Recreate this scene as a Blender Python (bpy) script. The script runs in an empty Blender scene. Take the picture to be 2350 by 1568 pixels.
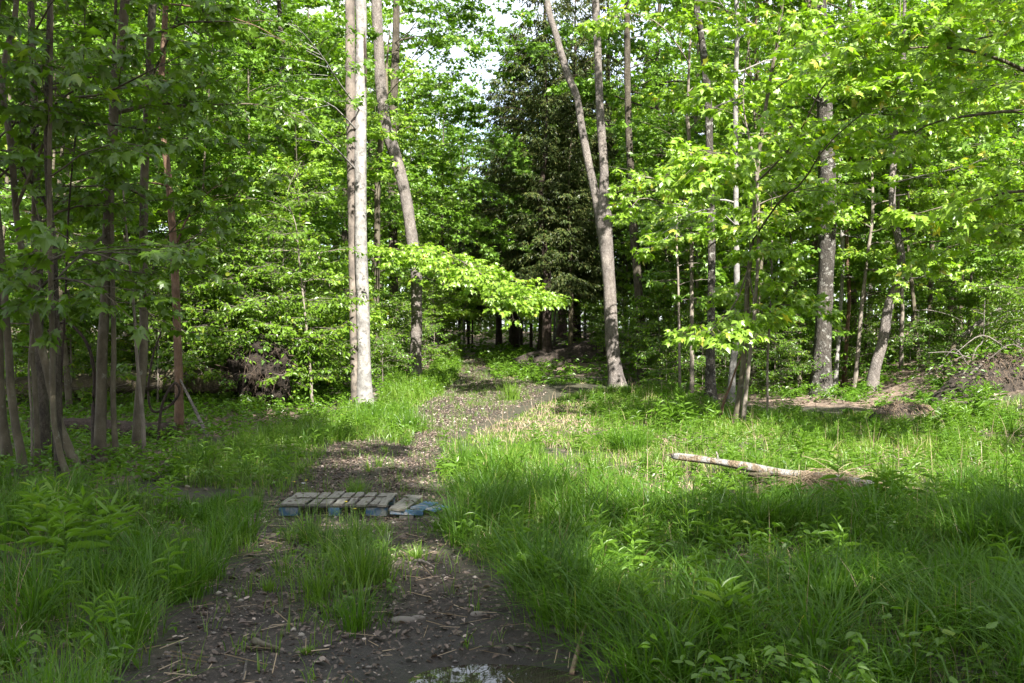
import bpy, math, random
import numpy as np
from mathutils import Vector, Matrix

SC = bpy.context.scene
COL = SC.collection
R2 = math.radians
rng = np.random.default_rng(7)
F = 887.0            # focal length in pixels of a 1024 wide frame
CX, CY = 512.0, 341.5
CAMZ = 1.6
K = 1024.0 / 2350.0  # measurements below were read off a 2350 px wide view of the photo

SUN_EL, SUN_AZ = 40.0, 18.0   # sun behind the camera, a little to the right
S = np.array([math.sin(R2(SUN_AZ)) * math.cos(R2(SUN_EL)), -math.cos(R2(SUN_AZ)) * math.cos(R2(SUN_EL)), math.sin(R2(SUN_EL))])

# ------------------------------------------------------------------ noise / terrain
_tab = np.random.default_rng(3).random((256, 256))
def vnoise(x, y):
    x = np.asarray(x, float); y = np.asarray(y, float)
    xi = np.floor(x).astype(int); yi = np.floor(y).astype(int)
    fx = x - xi; fy = y - yi
    fx = fx * fx * (3 - 2 * fx); fy = fy * fy * (3 - 2 * fy)
    a = _tab[xi & 255, yi & 255]; b = _tab[(xi + 1) & 255, yi & 255]
    c = _tab[xi & 255, (yi + 1) & 255]; d = _tab[(xi + 1) & 255, (yi + 1) & 255]
    return (a * (1 - fx) + b * fx) * (1 - fy) + (c * (1 - fx) + d * fx) * fy
def sstep(a, b, x):
    t = np.clip((np.asarray(x, float) - a) / (b - a), 0, 1)
    return t * t * (3 - 2 * t)
def gz0(x, y):
    x = np.asarray(x, float); y = np.asarray(y, float)
    s = 2.2
    rise = 0.045 * s * np.log1p(np.exp(np.clip((y - 19.5) / s, -30, 30)))
    rise = np.minimum(rise, 2.2 + 0.004 * np.maximum(y, 0))
    z = rise
    z = z + 0.75 * sstep(8.2, 12.5, x) * sstep(14, 20, y) * (1 - 0.5 * sstep(30, 45, y))
    z = z + 0.75 * np.exp(-(((x - 5.2) / 3.6) ** 2 + ((y - 35.0) / 3.2) ** 2))
    z = z + 0.35 * sstep(-2.5, -6, x) * sstep(13, 20, y)
    return z
def gz(x, y):
    x = np.asarray(x, float); y = np.asarray(y, float)
    z = gz0(x, y)
    calm = 1 - .8 * np.exp(-(((x + .08) / .8) ** 2 + ((y - 4.36) / .5) ** 2))
    z = z + 0.10 * (vnoise(x * 0.5 + 9, y * 0.5) - 0.5) + calm * (0.05 * (vnoise(x * 1.7, y * 1.7 + 4) - 0.5) + 0.022 * (vnoise(x * 6, y * 6) - 0.5))
    # hollow that holds the puddle
    z = z - 0.12 * np.exp(-(((x + 0.08) / 0.62) ** 2 + ((y - 4.36) / 0.36) ** 2))
    return z
def ground_at(u, v):
    """point where the sight line through pixel (u, v) of a 1024 px wide frame meets the ground"""
    dx, dz = (u - CX) / F, -(v - CY) / F
    ys = np.arange(2.0, 140.0, 0.02)
    h = CAMZ + dz * ys - gz0(dx * ys, ys)
    i = int(np.argmax(h < 0)) if (h < 0).any() else len(ys) - 1
    y = ys[i]
    return np.array([dx * y, y, float(gz(dx * y, y))])
def G(u, v):
    return ground_at(u * K, v * K)
def pix(u, v, y):
    """2350-px view coordinates at distance y"""
    return np.array([(u * K - CX) / F * y, y, CAMZ - (v * K - CY) / F * y])
def px2m(w, y):
    return w * K / F * y
def poly(pts):
    return np.array([G(u, v)[:2] for u, v in pts])
def inside(pg, x, y):
    x = np.asarray(x); y = np.asarray(y)
    r = np.zeros(x.shape, bool)
    n = len(pg)
    for i in range(n):
        x1, y1 = pg[i]; x2, y2 = pg[(i + 1) % n]
        c = ((y1 > y) != (y2 > y)) & (x < (x2 - x1) * (y - y1) / (y2 - y1 + 1e-12) + x1)
        r ^= c
    return r

DIRT = [poly(p) for p in (
    [(150, 1900), (300, 1568), (330, 1520), (400, 1420), (530, 1330), (590, 1250), (560, 1190), (560, 1150), (640, 1135), (1000, 1140), (1005, 1230), (1080, 1300), (1160, 1380), (1250, 1450), (1330, 1480), (1420, 1568), (1620, 1900)],
    [(660, 1150), (720, 1070), (770, 1020), (860, 1005), (890, 1015), (840, 1075), (800, 1150)],
    [(850, 1150), (890, 1060), (930, 1020), (980, 985), (1030, 985), (1012, 1030), (1005, 1080), (985, 1150)],
    [(960, 985), (950, 950), (1000, 915), (1040, 885), (1100, 868), (1245, 883), (1245, 903), (1180, 938), (1112, 962), (1055, 993), (1000, 1010)],
    [(1056, 874), (1054, 845), (1064, 824), (1105, 824), (1118, 850), (1140, 876)])]
HUMP = poly([(640, 1210), (760, 1195), (880, 1200), (915, 1280), (925, 1350), (880, 1430), (820, 1445), (760, 1420), (690, 1385), (650, 1310)])
def dirtmask(x, y):
    # jittered edge so the track's margin is ragged
    jx = x + 0.42 * (vnoise(x * 2.3 + 5, y * 2.3) - 0.5) + 0.22 * (vnoise(x * 7, y * 7) - 0.5)
    jy = y + 0.45 * (vnoise(x * 2.1, y * 2.1 + 7) - 0.5) + 0.2 * (vnoise(x * 6, y * 6 + 3) - 0.5)
    m = np.zeros(np.shape(x), bool)
    for p in DIRT:
        m |= inside(p, jx, jy)
    return m & ~inside(HUMP, jx, jy)

# ------------------------------------------------------------------ mesh builder
class MB:
    def __init__(s):
        s.v = []; s.q = []; s.t = []; s.a = []; s.n = 0
    def add(s, v, q=None, t=None, var=0.5):
        v = np.asarray(v, np.float32).reshape(-1, 3)
        if q is not None and len(q): s.q.append(np.asarray(q, np.int64).reshape(-1, 4) + s.n)
        if t is not None and len(t): s.t.append(np.asarray(t, np.int64).reshape(-1, 3) + s.n)
        s.v.append(v)
        s.a.append(np.broadcast_to(np.asarray(var, np.float32), (len(v),)).astype(np.float32))
        s.n += len(v)
    def mesh(s, name, mat, smooth=False):
        me = bpy.data.meshes.new(name)
        if s.n == 0: return me
        v = np.concatenate(s.v); a = np.concatenate(s.a)
        q = np.concatenate(s.q) if s.q else np.zeros((0, 4), np.int64)
        t = np.concatenate(s.t) if s.t else np.zeros((0, 3), np.int64)
        li = np.concatenate([q.ravel(), t.ravel()]).astype(np.int32)
        ls = np.concatenate([np.arange(len(q)) * 4, len(q) * 4 + np.arange(len(t)) * 3]).astype(np.int32)
        me.vertices.add(len(v)); me.vertices.foreach_set('co', v.ravel())
        me.loops.add(len(li)); me.loops.foreach_set('vertex_index', li)
        me.polygons.add(len(ls)); me.polygons.foreach_set('loop_start', ls)
        at = me.attributes.new('var', 'FLOAT', 'POINT'); at.data.foreach_set('value', a)
        me.polygons.foreach_set('use_smooth', np.full(len(ls), smooth))
        me.update(calc_edges=True)
        for m in (mat if isinstance(mat, (list, tuple)) else [mat]): me.materials.append(m)
        return me
    def build(s, name, mat, parent=None, smooth=False):
        o = bpy.data.objects.new(name, s.mesh(name, mat, smooth)); COL.objects.link(o)
        if parent is not None: o.parent = parent
        return o

def nrm(a):
    a = np.asarray(a, float)
    return a / np.maximum(np.linalg.norm(a, axis=-1, keepdims=True), 1e-9)
def catmull(P, n):
    P = np.asarray(P, float)
    Q = np.vstack([2 * P[0] - P[1], P, 2 * P[-1] - P[-2]])
    seg = len(P) - 1
    t = np.linspace(0, seg, n); i = np.minimum(t.astype(int), seg - 1); f = (t - i)[:, None]
    p0, p1, p2, p3 = Q[i], Q[i + 1], Q[i + 2], Q[i + 3]
    return 0.5 * (2 * p1 + (p2 - p0) * f + (2 * p0 - 5 * p1 + 4 * p2 - p3) * f ** 2 + (3 * p1 - p0 - 3 * p2 + p3) * f ** 3)
def tube(mb, P, R, sides=10, lump=0.0, flare=0.0, cap=True, seed=0, var=0.5):
    P = np.asarray(P, float); R = np.asarray(R, float); n = len(P)
    T = nrm(np.gradient(P, axis=0))
    ref = np.array([0, 1.0, 0]) if abs(T[:, 2].mean()) > 0.6 else np.array([0, 0, 1.0])
    A = nrm(np.cross(T, ref)); B = np.cross(T, A)
    th = np.linspace(0, 2 * math.pi, sides, endpoint=False)
    cs, sn = np.cos(th), np.sin(th)
    rr = R[:, None] * np.ones((1, sides))
    if lump:
        L = np.concatenate([[0], np.cumsum(np.linalg.norm(np.diff(P, axis=0), axis=1))])
        nz = vnoise((cs * 1.5 + 7 + seed * 3.1)[None, :] + L[:, None] * 0.9, (sn * 1.5 + 5)[None, :] + L[:, None] * 1.3 + seed)
        rr = rr * (1 + lump * 2 * (nz - 0.5))
    if flare:
        h = P[:, 2] - P[0, 2]
        fl = np.exp(-h / 0.28)[:, None]
        rr = rr * (1 + flare * fl * (0.7 + 0.6 * np.cos(th * 4 + seed * 1.7)[None, :] ** 2))
    V = P[:, None, :] + rr[:, :, None] * (cs[None, :, None] * A[:, None, :] + sn[None, :, None] * B[:, None, :])
    V = V.reshape(-1, 3)
    i = np.arange(n - 1)[:, None] * sides; j = np.arange(sides)[None, :]; j2 = (j + 1) % sides
    q = np.stack([i + j, i + j2, i + sides + j2, i + sides + j], -1).reshape(-1, 4)
    t = None
    if cap:
        V = np.vstack([V, P[-1] + T[-1] * R[-1] * 0.3, P[0] - T[0] * R[0] * 0.3])
        e = (n - 1) * sides
        jj = np.arange(sides); k2 = (jj + 1) % sides
        t = np.concatenate([np.stack([e + jj, e + k2, np.full(sides, n * sides)], 1), np.stack([k2, jj, np.full(sides, n * sides + 1)], 1)])
    mb.add(V, q=q, t=t, var=var)
def tubes_batch(mb, P, R, sides=3, var=0.5):
    """P (n,m,3) R (n,m)"""
    P = np.asarray(P, float)
    if len(P) == 0: return
    n, m, _ = P.shape
    T = nrm(P[:, -1] - P[:, 0])
    ref = np.where(np.abs(T[:, 2:3]) > 0.8, np.array([[1.0, 0, 0]]), np.array([[0, 0, 1.0]]))
    A = nrm(np.cross(T, ref)); B = np.cross(T, A)
    th = np.linspace(0, 2 * math.pi, sides, endpoint=False)
    off = np.cos(th)[None, :, None] * A[:, None, :] + np.sin(th)[None, :, None] * B[:, None, :]
    V = P[:, :, None, :] + R[:, :, None, None] * off[:, None, :, :]
    b = (np.arange(n) * m * sides)[:, None, None]; i = (np.arange(m - 1) * sides)[None, :, None]; j = np.arange(sides)[None, None, :]; j2 = (j + 1) % sides
    q = np.stack([b + i + j, b + i + j2, b + i + sides + j2, b + i + sides + j], -1).reshape(-1, 4)
    mb.add(V.reshape(-1, 3), q=q, var=var)

# ------------------------------------------------------------------ leaf templates (stem at origin, tip at +y, z up)
def _tmpl(out, tris, curl=0.0, fold=0.0):
    v = np.array([(x, y, -curl * y * y + fold * abs(x)) for x, y in out], float)
    return v, np.array(tris)
_h = [(0, 0), (.40, .02), (.27, .24), (.56, .52), (.22, .50), (.18, .62), (0, 1.0), (-.18, .62), (-.22, .50), (-.56, .52), (-.27, .24), (-.40, .02), (0, .36)]
MAPLE_HI = _tmpl(_h, [(12, i, (i + 1) % 12) for i in range(12)], 0.28, -0.22)
MAPLE_MID = _tmpl([(0, 0), (.5, .36), (.2, .5), (0, 1), (-.2, .5), (-.5, .36)], [(0, 1, 2), (0, 2, 3), (0, 3, 4), (0, 4, 5)], 0.22, -0.2)
OVAL = _tmpl([(0, 0), (.24, .3), (.24, .62), (0, 1), (-.24, .62), (-.24, .3)], [(0, 1, 2), (0, 2, 3), (0, 3, 4), (0, 4, 5)], 0.2, 0.25)
LANCE = _tmpl([(0, 0), (.085, .3), (.085, .6), (0, 1), (-.085, .6), (-.085, .3)], [(0, 1, 2), (0, 2, 3), (0, 3, 4), (0, 4, 5)], 0.35, 0.3)
DIAM = _tmpl([(0, 0), (.34, .5), (0, 1), (-.34, .5)], [(0, 1, 2), (0, 2, 3)], 0.15, 0.1)
NEEDLE = _tmpl([(0, 0), (.16, .45), (0, 1), (-.16, .45)], [(0, 1, 2), (0, 2, 3)], 0.2, 0.0)
def leaves(mb, tm, P, D, N, size, var):
    tv, tt = tm
    n = len(P)
    if n == 0: return
    D = nrm(D); X = nrm(np.cross(D, N)); Z = np.cross(X, D)
    size = np.broadcast_to(np.asarray(size, float), (n,))
    sx_ = rng.uniform(.72, 1.18, n)[:, None, None]; cz_ = rng.uniform(-.3, 2.6, n)[:, None, None]
    V = P[:, None, :] + size[:, None, None] * (tv[None, :, 0:1] * sx_ * X[:, None, :] + tv[None, :, 1:2] * D[:, None, :] + tv[None, :, 2:3] * cz_ * Z[:, None, :])
    k = len(tv)
    t = (np.arange(n) * k)[:, None, None] + tt[None]
    mb.add(V.reshape(-1, 3), t=t.reshape(-1, 3), var=np.repeat(np.broadcast_to(np.asarray(var, float), (n,)), k))

# ------------------------------------------------------------------ materials
def newmat(name):
    m = bpy.data.materials.new(name); m.use_nodes = True
    nt = m.node_tree; nt.nodes.clear()
    out = nt.nodes.new('ShaderNodeOutputMaterial')
    return m, nt, out
def N(nt, t, **kw):
    n = nt.nodes.new('ShaderNode' + t)
    for k, v in kw.items(): setattr(n, k, v)
    return n
def ramp(nt, fac, stops):
    r = N(nt, 'ValToRGB'); e = r.color_ramp.elements
    while len(e) < len(stops): e.new(0.5)
    for i, (p, c) in enumerate(stops):
        e[i].position = p; e[i].color = (*c, 1)
    nt.links.new(fac, r.inputs[0]); return r.outputs[0]
def leafmat(name, dark, light, young, trans=0.42, tcol=None, gloss=0.03, rough=0.4):
    m, nt, out = newmat(name); L = nt.links.new
    at = N(nt, 'Attribute', attribute_name='var')
    col = ramp(nt, at.outputs['Fac'], [(0.0, dark), (0.5, light), (0.86, light), (1.0, young)])
    tc = tcol or (1.34, 1.46, 0.5)
    mul = N(nt, 'MixRGB', blend_type='MULTIPLY'); mul.inputs[0].default_value = 1; mul.inputs[2].default_value = (*tc, 1)
    L(col, mul.inputs[1])
    d = N(nt, 'BsdfDiffuse'); L(col, d.inputs[0])
    tr = N(nt, 'BsdfTranslucent'); L(mul.outputs[0], tr.inputs[0])
    mx = N(nt, 'MixShader'); mx.inputs[0].default_value = trans; L(d.outputs[0], mx.inputs[1]); L(tr.outputs[0], mx.inputs[2])
    g = N(nt, 'BsdfGlossy'); g.inputs['Roughness'].default_value = rough; g.inputs[0].default_value = (1, 1, 1, 1)
    m2 = N(nt, 'MixShader'); m2.inputs[0].default_value = gloss; L(mx.outputs[0], m2.inputs[1]); L(g.outputs[0], m2.inputs[2])
    L(m2.outputs[0], out.inputs[0]); return m
M = {}
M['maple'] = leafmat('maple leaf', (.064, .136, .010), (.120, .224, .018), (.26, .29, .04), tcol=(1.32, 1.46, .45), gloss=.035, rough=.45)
M['maple_bright'] = leafmat('young sunlit maple leaf', (.118, .205, .014), (.205, .330, .026), (.40, .35, .05), 0.48, tcol=(1.30, 1.46, .45), gloss=.04, rough=.45)  # young green, brightened further to stand for sun on the leaves
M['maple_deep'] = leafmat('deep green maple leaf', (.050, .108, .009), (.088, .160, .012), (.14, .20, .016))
M['beech'] = leafmat('understorey leaf', (.066, .134, .009), (.118, .208, .014), (.23, .26, .03), 0.46)
M['hemlock'] = leafmat('hemlock needles', (.024, .042, .012), (.046, .068, .016), (.105, .105, .030), 0.2, gloss=0.02)
M['grass'] = leafmat('grass blade', (.042, .100, .010), (.120, .208, .022), (.36, .31, .13), 0.42, gloss=0.025, rough=0.42)
M['sedge'] = leafmat('sedge blade', (.034, .088, .008), (.066, .145, .011), (.13, .19, .02), 0.40, gloss=0.018, rough=0.4)
M['herb'] = leafmat('herb leaf', (.050, .114, .012), (.108, .202, .020), (.22, .29, .05), 0.42, gloss=.02)
M['cover'] = leafmat('ground cover leaf', (.052, .118, .009), (.090, .178, .012), (.18, .24, .022), 0.4)
M['fern'] = leafmat('fern frond', (.06, .14, .015), (.10, .20, .02), (.16, .25, .03), 0.4)
M['straw'] = leafmat('dead grass straw', (.16, .11, .07), (.30, .23, .15), (.42, .34, .24), 0.15, tcol=(1, .9, .7), gloss=0.02)
M['litter'] = leafmat('dead leaf', (.050, .034, .024), (.125, .092, .070), (.40, .325, .275), 0.10, tcol=(1, .8, .55), gloss=0.035, rough=.5)

def bark(name, c0, c1, c2, scale=9.0, stretch=0.35, bump=0.5, lichen=None, lich_amt=0.45, crack=True, rough=0.9):
    m, nt, out = newmat(name); L = nt.links.new
    tc = N(nt, 'TexCoord'); mp = N(nt, 'Mapping'); mp.inputs['Scale'].default_value = (1, 1, stretch); L(tc.outputs['Object'], mp.inputs[0])
    n1 = N(nt, 'TexNoise'); n1.inputs['Scale'].default_value = scale; n1.inputs['Detail'].default_value = 8; n1.inputs['Roughness'].default_value = .7; L(mp.outputs[0], n1.inputs['Vector'])
    col = ramp(nt, n1.outputs['Fac'], [(0.3, c0), (0.5, c1), (0.68, c2)])
    n2 = N(nt, 'TexNoise'); n2.inputs['Scale'].default_value = 2.2; n2.inputs['Detail'].default_value = 5; L(tc.outputs['Object'], n2.inputs['Vector'])
    big = ramp(nt, n2.outputs['Fac'], [(0.35, (.72, .72, .72)), (0.65, (1.12, 1.1, 1.06))])
    mul = N(nt, 'MixRGB', blend_type='MULTIPLY'); mul.inputs[0].default_value = 1; L(col, mul.inputs[1]); L(big, mul.inputs[2])
    colo = mul.outputs[0]
    vo = N(nt, 'TexVoronoi', feature='DISTANCE_TO_EDGE'); vo.inputs['Scale'].default_value = scale * 2.6
    ad = N(nt, 'VectorMath', operation='ADD'); sc = N(nt, 'VectorMath', operation='SCALE'); sc.inputs['Scale'].default_value = 0.12
    L(n1.outputs['Color'], sc.inputs[0]); L(mp.outputs[0], ad.inputs[0]); L(sc.outputs[0], ad.inputs[1]); L(ad.outputs[0], vo.inputs['Vector'])
    if crack:
        ck = ramp(nt, vo.outputs['Distance'], [(0.0, (.45, .42, .40)), (0.12, (1, 1, 1))])
        mu2 = N(nt, 'MixRGB', blend_type='MULTIPLY'); mu2.inputs[0].default_value = .8; L(colo, mu2.inputs[1]); L(ck, mu2.inputs[2]); colo = mu2.outputs[0]
    if lichen:
        n3 = N(nt, 'TexNoise'); n3.inputs['Scale'].default_value = 7.5; n3.inputs['Detail'].default_value = 9; n3.inputs['Roughness'].default_value = .72; L(tc.outputs['Object'], n3.inputs['Vector'])
        f = ramp(nt, n3.outputs['Fac'], [(1 - lich_amt - .03, (0, 0, 0)), (1 - lich_amt + .03, (1, 1, 1))])
        mx = N(nt, 'MixRGB'); L(f, mx.inputs[0]); L(colo, mx.inputs[1]); mx.inputs[2].default_value = (*lichen, 1); colo = mx.outputs[0]
    p = N(nt, 'BsdfPrincipled'); p.inputs['Roughness'].default_value = rough; p.inputs['Specular IOR Level'].default_value = .25
    L(colo, p.inputs['Base Color'])
    hs = N(nt, 'Math', operation='MULTIPLY_ADD'); L(vo.outputs['Distance'], hs.inputs[0]); hs.inputs[1].default_value = 1.5 if crack else 0.25; L(n1.outputs['Fac'], hs.inputs[2])
    b = N(nt, 'Bump'); b.inputs['Strength'].default_value = bump; b.inputs['Distance'].default_value = 0.03; L(hs.outputs[0], b.inputs['Height'])
    L(b.outputs[0], p.inputs['Normal']); L(p.outputs[0], out.inputs[0]); return m
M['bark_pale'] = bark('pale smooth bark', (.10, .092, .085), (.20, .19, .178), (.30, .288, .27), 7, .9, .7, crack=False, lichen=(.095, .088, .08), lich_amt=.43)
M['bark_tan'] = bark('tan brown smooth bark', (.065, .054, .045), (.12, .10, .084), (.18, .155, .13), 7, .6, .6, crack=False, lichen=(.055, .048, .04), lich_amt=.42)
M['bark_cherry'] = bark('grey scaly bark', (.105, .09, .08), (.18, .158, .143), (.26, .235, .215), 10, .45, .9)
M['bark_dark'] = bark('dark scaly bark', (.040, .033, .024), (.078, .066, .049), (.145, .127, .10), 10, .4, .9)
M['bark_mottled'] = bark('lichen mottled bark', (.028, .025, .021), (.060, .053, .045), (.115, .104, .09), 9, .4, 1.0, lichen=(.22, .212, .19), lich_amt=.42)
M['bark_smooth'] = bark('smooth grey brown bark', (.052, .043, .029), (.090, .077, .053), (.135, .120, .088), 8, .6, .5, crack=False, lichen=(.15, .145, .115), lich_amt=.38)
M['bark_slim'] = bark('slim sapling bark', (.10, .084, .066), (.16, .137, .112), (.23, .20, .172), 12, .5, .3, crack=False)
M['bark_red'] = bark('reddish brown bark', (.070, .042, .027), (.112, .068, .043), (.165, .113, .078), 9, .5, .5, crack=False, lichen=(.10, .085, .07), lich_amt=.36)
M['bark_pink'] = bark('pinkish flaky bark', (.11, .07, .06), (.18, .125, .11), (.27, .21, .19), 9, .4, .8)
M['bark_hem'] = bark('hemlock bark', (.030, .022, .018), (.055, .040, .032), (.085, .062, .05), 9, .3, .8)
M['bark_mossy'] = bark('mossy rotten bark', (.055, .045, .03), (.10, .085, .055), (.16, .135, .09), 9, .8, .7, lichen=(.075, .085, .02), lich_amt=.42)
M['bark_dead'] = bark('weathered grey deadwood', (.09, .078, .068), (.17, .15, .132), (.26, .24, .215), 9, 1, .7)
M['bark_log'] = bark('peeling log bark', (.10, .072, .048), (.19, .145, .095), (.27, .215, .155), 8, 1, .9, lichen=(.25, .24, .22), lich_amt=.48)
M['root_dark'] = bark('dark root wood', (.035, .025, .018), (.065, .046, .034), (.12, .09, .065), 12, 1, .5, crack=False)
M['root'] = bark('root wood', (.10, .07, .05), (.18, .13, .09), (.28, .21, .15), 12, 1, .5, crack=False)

def woodmat(name, c0, c1, c2, paint=None, amt=.5):
    m, nt, out = newmat(name); L = nt.links.new
    tc = N(nt, 'TexCoord'); mp = N(nt, 'Mapping'); mp.inputs['Scale'].default_value = (30, 3, 30); L(tc.outputs['Object'], mp.inputs[0])
    n1 = N(nt, 'TexNoise'); n1.inputs['Scale'].default_value = 1.5; n1.inputs['Detail'].default_value = 7; n1.inputs['Roughness'].default_value = .7; L(mp.outputs[0], n1.inputs['Vector'])
    col = ramp(nt, n1.outputs['Fac'], [(.3, c0), (.5, c1), (.7, c2)])
    if paint:
        n2 = N(nt, 'TexNoise'); n2.inputs['Scale'].default_value = 9; n2.inputs['Detail'].default_value = 8; L(tc.outputs['Object'], n2.inputs['Vector'])
        f = ramp(nt, n2.outputs['Fac'], [(1 - amt - .06, (0, 0, 0)), (1 - amt + .06, (1, 1, 1))])
        mx = N(nt, 'MixRGB'); L(f, mx.inputs[0]); L(col, mx.inputs[1]); mx.inputs[2].default_value = (*paint, 1); col = mx.outputs[0]
    p = N(nt, 'BsdfPrincipled'); p.inputs['Roughness'].default_value = .8; L(col, p.inputs['Base Color'])
    b = N(nt, 'Bump'); b.inputs['Strength'].default_value = .5; b.inputs['Distance'].default_value = .004; L(n1.outputs['Fac'], b.inputs['Height']); L(b.outputs[0], p.inputs['Normal'])
    L(p.outputs[0], out.inputs[0]); return m
M['board'] = woodmat('weathered board', (.07, .064, .052), (.145, .133, .112), (.21, .198, .175), (.06, .055, .04), .38)
M['board_blue'] = woodmat('blue painted board', (.12, .12, .12), (.19, .19, .19), (.27, .27, .26), (.035, .085, .155), .55)
M['board_dark'] = woodmat('damp dark board', (.03, .027, .024), (.06, .055, .048), (.10, .09, .08))  # darker wood tones for the parts below the deck

def groundmat():
    m, nt, out = newmat('forest soil'); L = nt.links.new
    tc = N(nt, 'TexCoord'); g = tc.outputs['Object']
    a = N(nt, 'Attribute', attribute_name='var')   # 0 litter floor, .5 grass soil, 1 track
    w = N(nt, 'Attribute', attribute_name='wet')
    n1 = N(nt, 'TexNoise'); n1.inputs['Scale'].default_value = 14; n1.inputs['Detail'].default_value = 9; n1.inputs['Roughness'].default_value = .75; L(g, n1.inputs['Vector'])
    n2 = N(nt, 'TexNoise'); n2.inputs['Scale'].default_value = 1.6; n2.inputs['Detail'].default_value = 4; L(g, n2.inputs['Vector'])
    vo = N(nt, 'TexVoronoi'); vo.inputs['Scale'].default_value = 22; vo.inputs['Randomness'].default_value = 1; L(g, vo.inputs['Vector'])
    lit = ramp(nt, vo.outputs['Color'], [(.0, (.05, .032, .022)), (.35, (.10, .068, .048)), (.65, (.16, .115, .085)), (1, (.24, .19, .15))])
    soil = ramp(nt, n1.outputs['Fac'], [(.3, (.018, .017, .010)), (.55, (.040, .038, .018)), (.75, (.075, .065, .035))])
    dirt = ramp(nt, n1.outputs['Fac'], [(.3, (.014, .010, .007)), (.52, (.033, .024, .017)), (.72, (.092, .072, .056))])
    f1 = ramp(nt, a.outputs['Fac'], [(.1, (0, 0, 0)), (.45, (1, 1, 1))])
    f2 = ramp(nt, a.outputs['Fac'], [(.6, (0, 0, 0)), (.95, (1, 1, 1))])
    m1 = N(nt, 'MixRGB'); L(f1, m1.inputs[0]); L(lit, m1.inputs[1]); L(soil, m1.inputs[2])
    m2 = N(nt, 'MixRGB'); L(f2, m2.inputs[0]); L(m1.outputs[0], m2.inputs[1]); L(dirt, m2.inputs[2])
    big = ramp(nt, n2.outputs['Fac'], [(.35, (.7, .7, .7)), (.65, (1.15, 1.12, 1.08))])
    m3 = N(nt, 'MixRGB', blend_type='MULTIPLY'); m3.inputs[0].default_value = 1; L(m2.outputs[0], m3.inputs[1]); L(big, m3.inputs[2])
    m4 = N(nt, 'MixRGB', blend_type='MULTIPLY'); L(w.outputs['Fac'], m4.inputs[0]); L(m3.outputs[0], m4.inputs[1]); m4.inputs[2].default_value = (.42, .40, .40, 1)
    p = N(nt, 'BsdfPrincipled'); L(m4.outputs[0], p.inputs['Base Color'])
    rr = N(nt, 'MapRange'); L(w.outputs['Fac'], rr.inputs[0]); rr.inputs[3].default_value = .92; rr.inputs[4].default_value = .34; L(rr.outputs[0], p.inputs['Roughness'])
    b = N(nt, 'Bump'); b.inputs['Strength'].default_value = .9; b.inputs['Distance'].default_value = .03; L(n1.outputs['Fac'], b.inputs['Height'])
    L(b.outputs[0], p.inputs['Normal']); L(p.outputs[0], out.inputs[0]); return m
M['ground'] = groundmat()
def earthmat():
    m, nt, out = newmat('clinging earth'); L = nt.links.new
    tc = N(nt, 'TexCoord'); n1 = N(nt, 'TexNoise'); n1.inputs['Scale'].default_value = 11; n1.inputs['Detail'].default_value = 9; n1.inputs['Roughness'].default_value = .75; L(tc.outputs['Object'], n1.inputs['Vector'])
    c = ramp(nt, n1.outputs['Fac'], [(.3, (.011, .008, .006)), (.52, (.032, .023, .016)), (.72, (.09, .066, .048))])
    p = N(nt, 'BsdfPrincipled'); p.inputs['Roughness'].default_value = .95; L(c, p.inputs['Base Color'])
    b = N(nt, 'Bump'); b.inputs['Strength'].default_value = 1; b.inputs['Distance'].default_value = .06; L(n1.outputs['Fac'], b.inputs['Height']); L(b.outputs[0], p.inputs['Normal'])
    L(p.outputs[0], out.inputs[0]); return m
M['earth'] = earthmat()
M['earth_shaded'] = bark('shaded clinging earth', (.010, .008, .006), (.024, .018, .013), (.055, .042, .030), 8, 1, 1.0)  # darker copy of the earth, shade painted into the root plate's colour

def stonemat():
    m, nt, out = newmat('stone'); L = nt.links.new
    a = N(nt, 'Attribute', attribute_name='var')
    c = ramp(nt, a.outputs['Fac'], [(0, (.06, .05, .045)), (.6, (.16, .14, .12)), (1, (.34, .30, .25))])
    p = N(nt, 'BsdfPrincipled'); p.inputs['Roughness'].default_value = .8; L(c, p.inputs['Base Color']); L(p.outputs[0], out.inputs[0]); return m
M['stone'] = stonemat()
def watermat():
    m, nt, out = newmat('muddy water'); L = nt.links.new
    p = N(nt, 'BsdfPrincipled'); p.inputs['Base Color'].default_value = (.030, .025, .020, 1); p.inputs['Roughness'].default_value = .015; p.inputs['IOR'].default_value = 1.33; p.inputs['Specular IOR Level'].default_value = .9
    tc = N(nt, 'TexCoord'); n1 = N(nt, 'TexNoise'); n1.inputs['Scale'].default_value = 9; L(tc.outputs['Object'], n1.inputs['Vector'])
    b = N(nt, 'Bump'); b.inputs['Strength'].default_value = .02; b.inputs['Distance'].default_value = .01; L(n1.outputs['Fac'], b.inputs['Height']); L(b.outputs[0], p.inputs['Normal'])
    L(p.outputs[0], out.inputs[0]); return m
M['water'] = watermat()
def plain(name, c, rough=.7):
    m, nt, out = newmat(name)
    tc = N(nt, 'TexCoord'); n1 = N(nt, 'TexNoise'); n1.inputs['Scale'].default_value = 3; n1.inputs['Detail'].default_value = 6; nt.links.new(tc.outputs['Object'], n1.inputs['Vector'])
    col = ramp(nt, n1.outputs['Fac'], [(.3, tuple(x * .75 for x in c)), (.7, tuple(min(1, x * 1.1) for x in c))])
    p = N(nt, 'BsdfPrincipled'); p.inputs['Roughness'].default_value = rough; nt.links.new(col, p.inputs['Base Color']); nt.links.new(p.outputs[0], out.inputs[0]); return m
M['siding'] = plain('white siding', (.62, .63, .60))
M['shed_roof'] = plain('shed roof', (.10, .095, .09), .9)
M['shed_glass'] = plain('shed window', (.03, .035, .04), .1)
M['petal_white'] = plain('white petal', (.75, .75, .72))
M['petal_yellow'] = plain('yellow petal', (.55, .42, .03))

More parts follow.
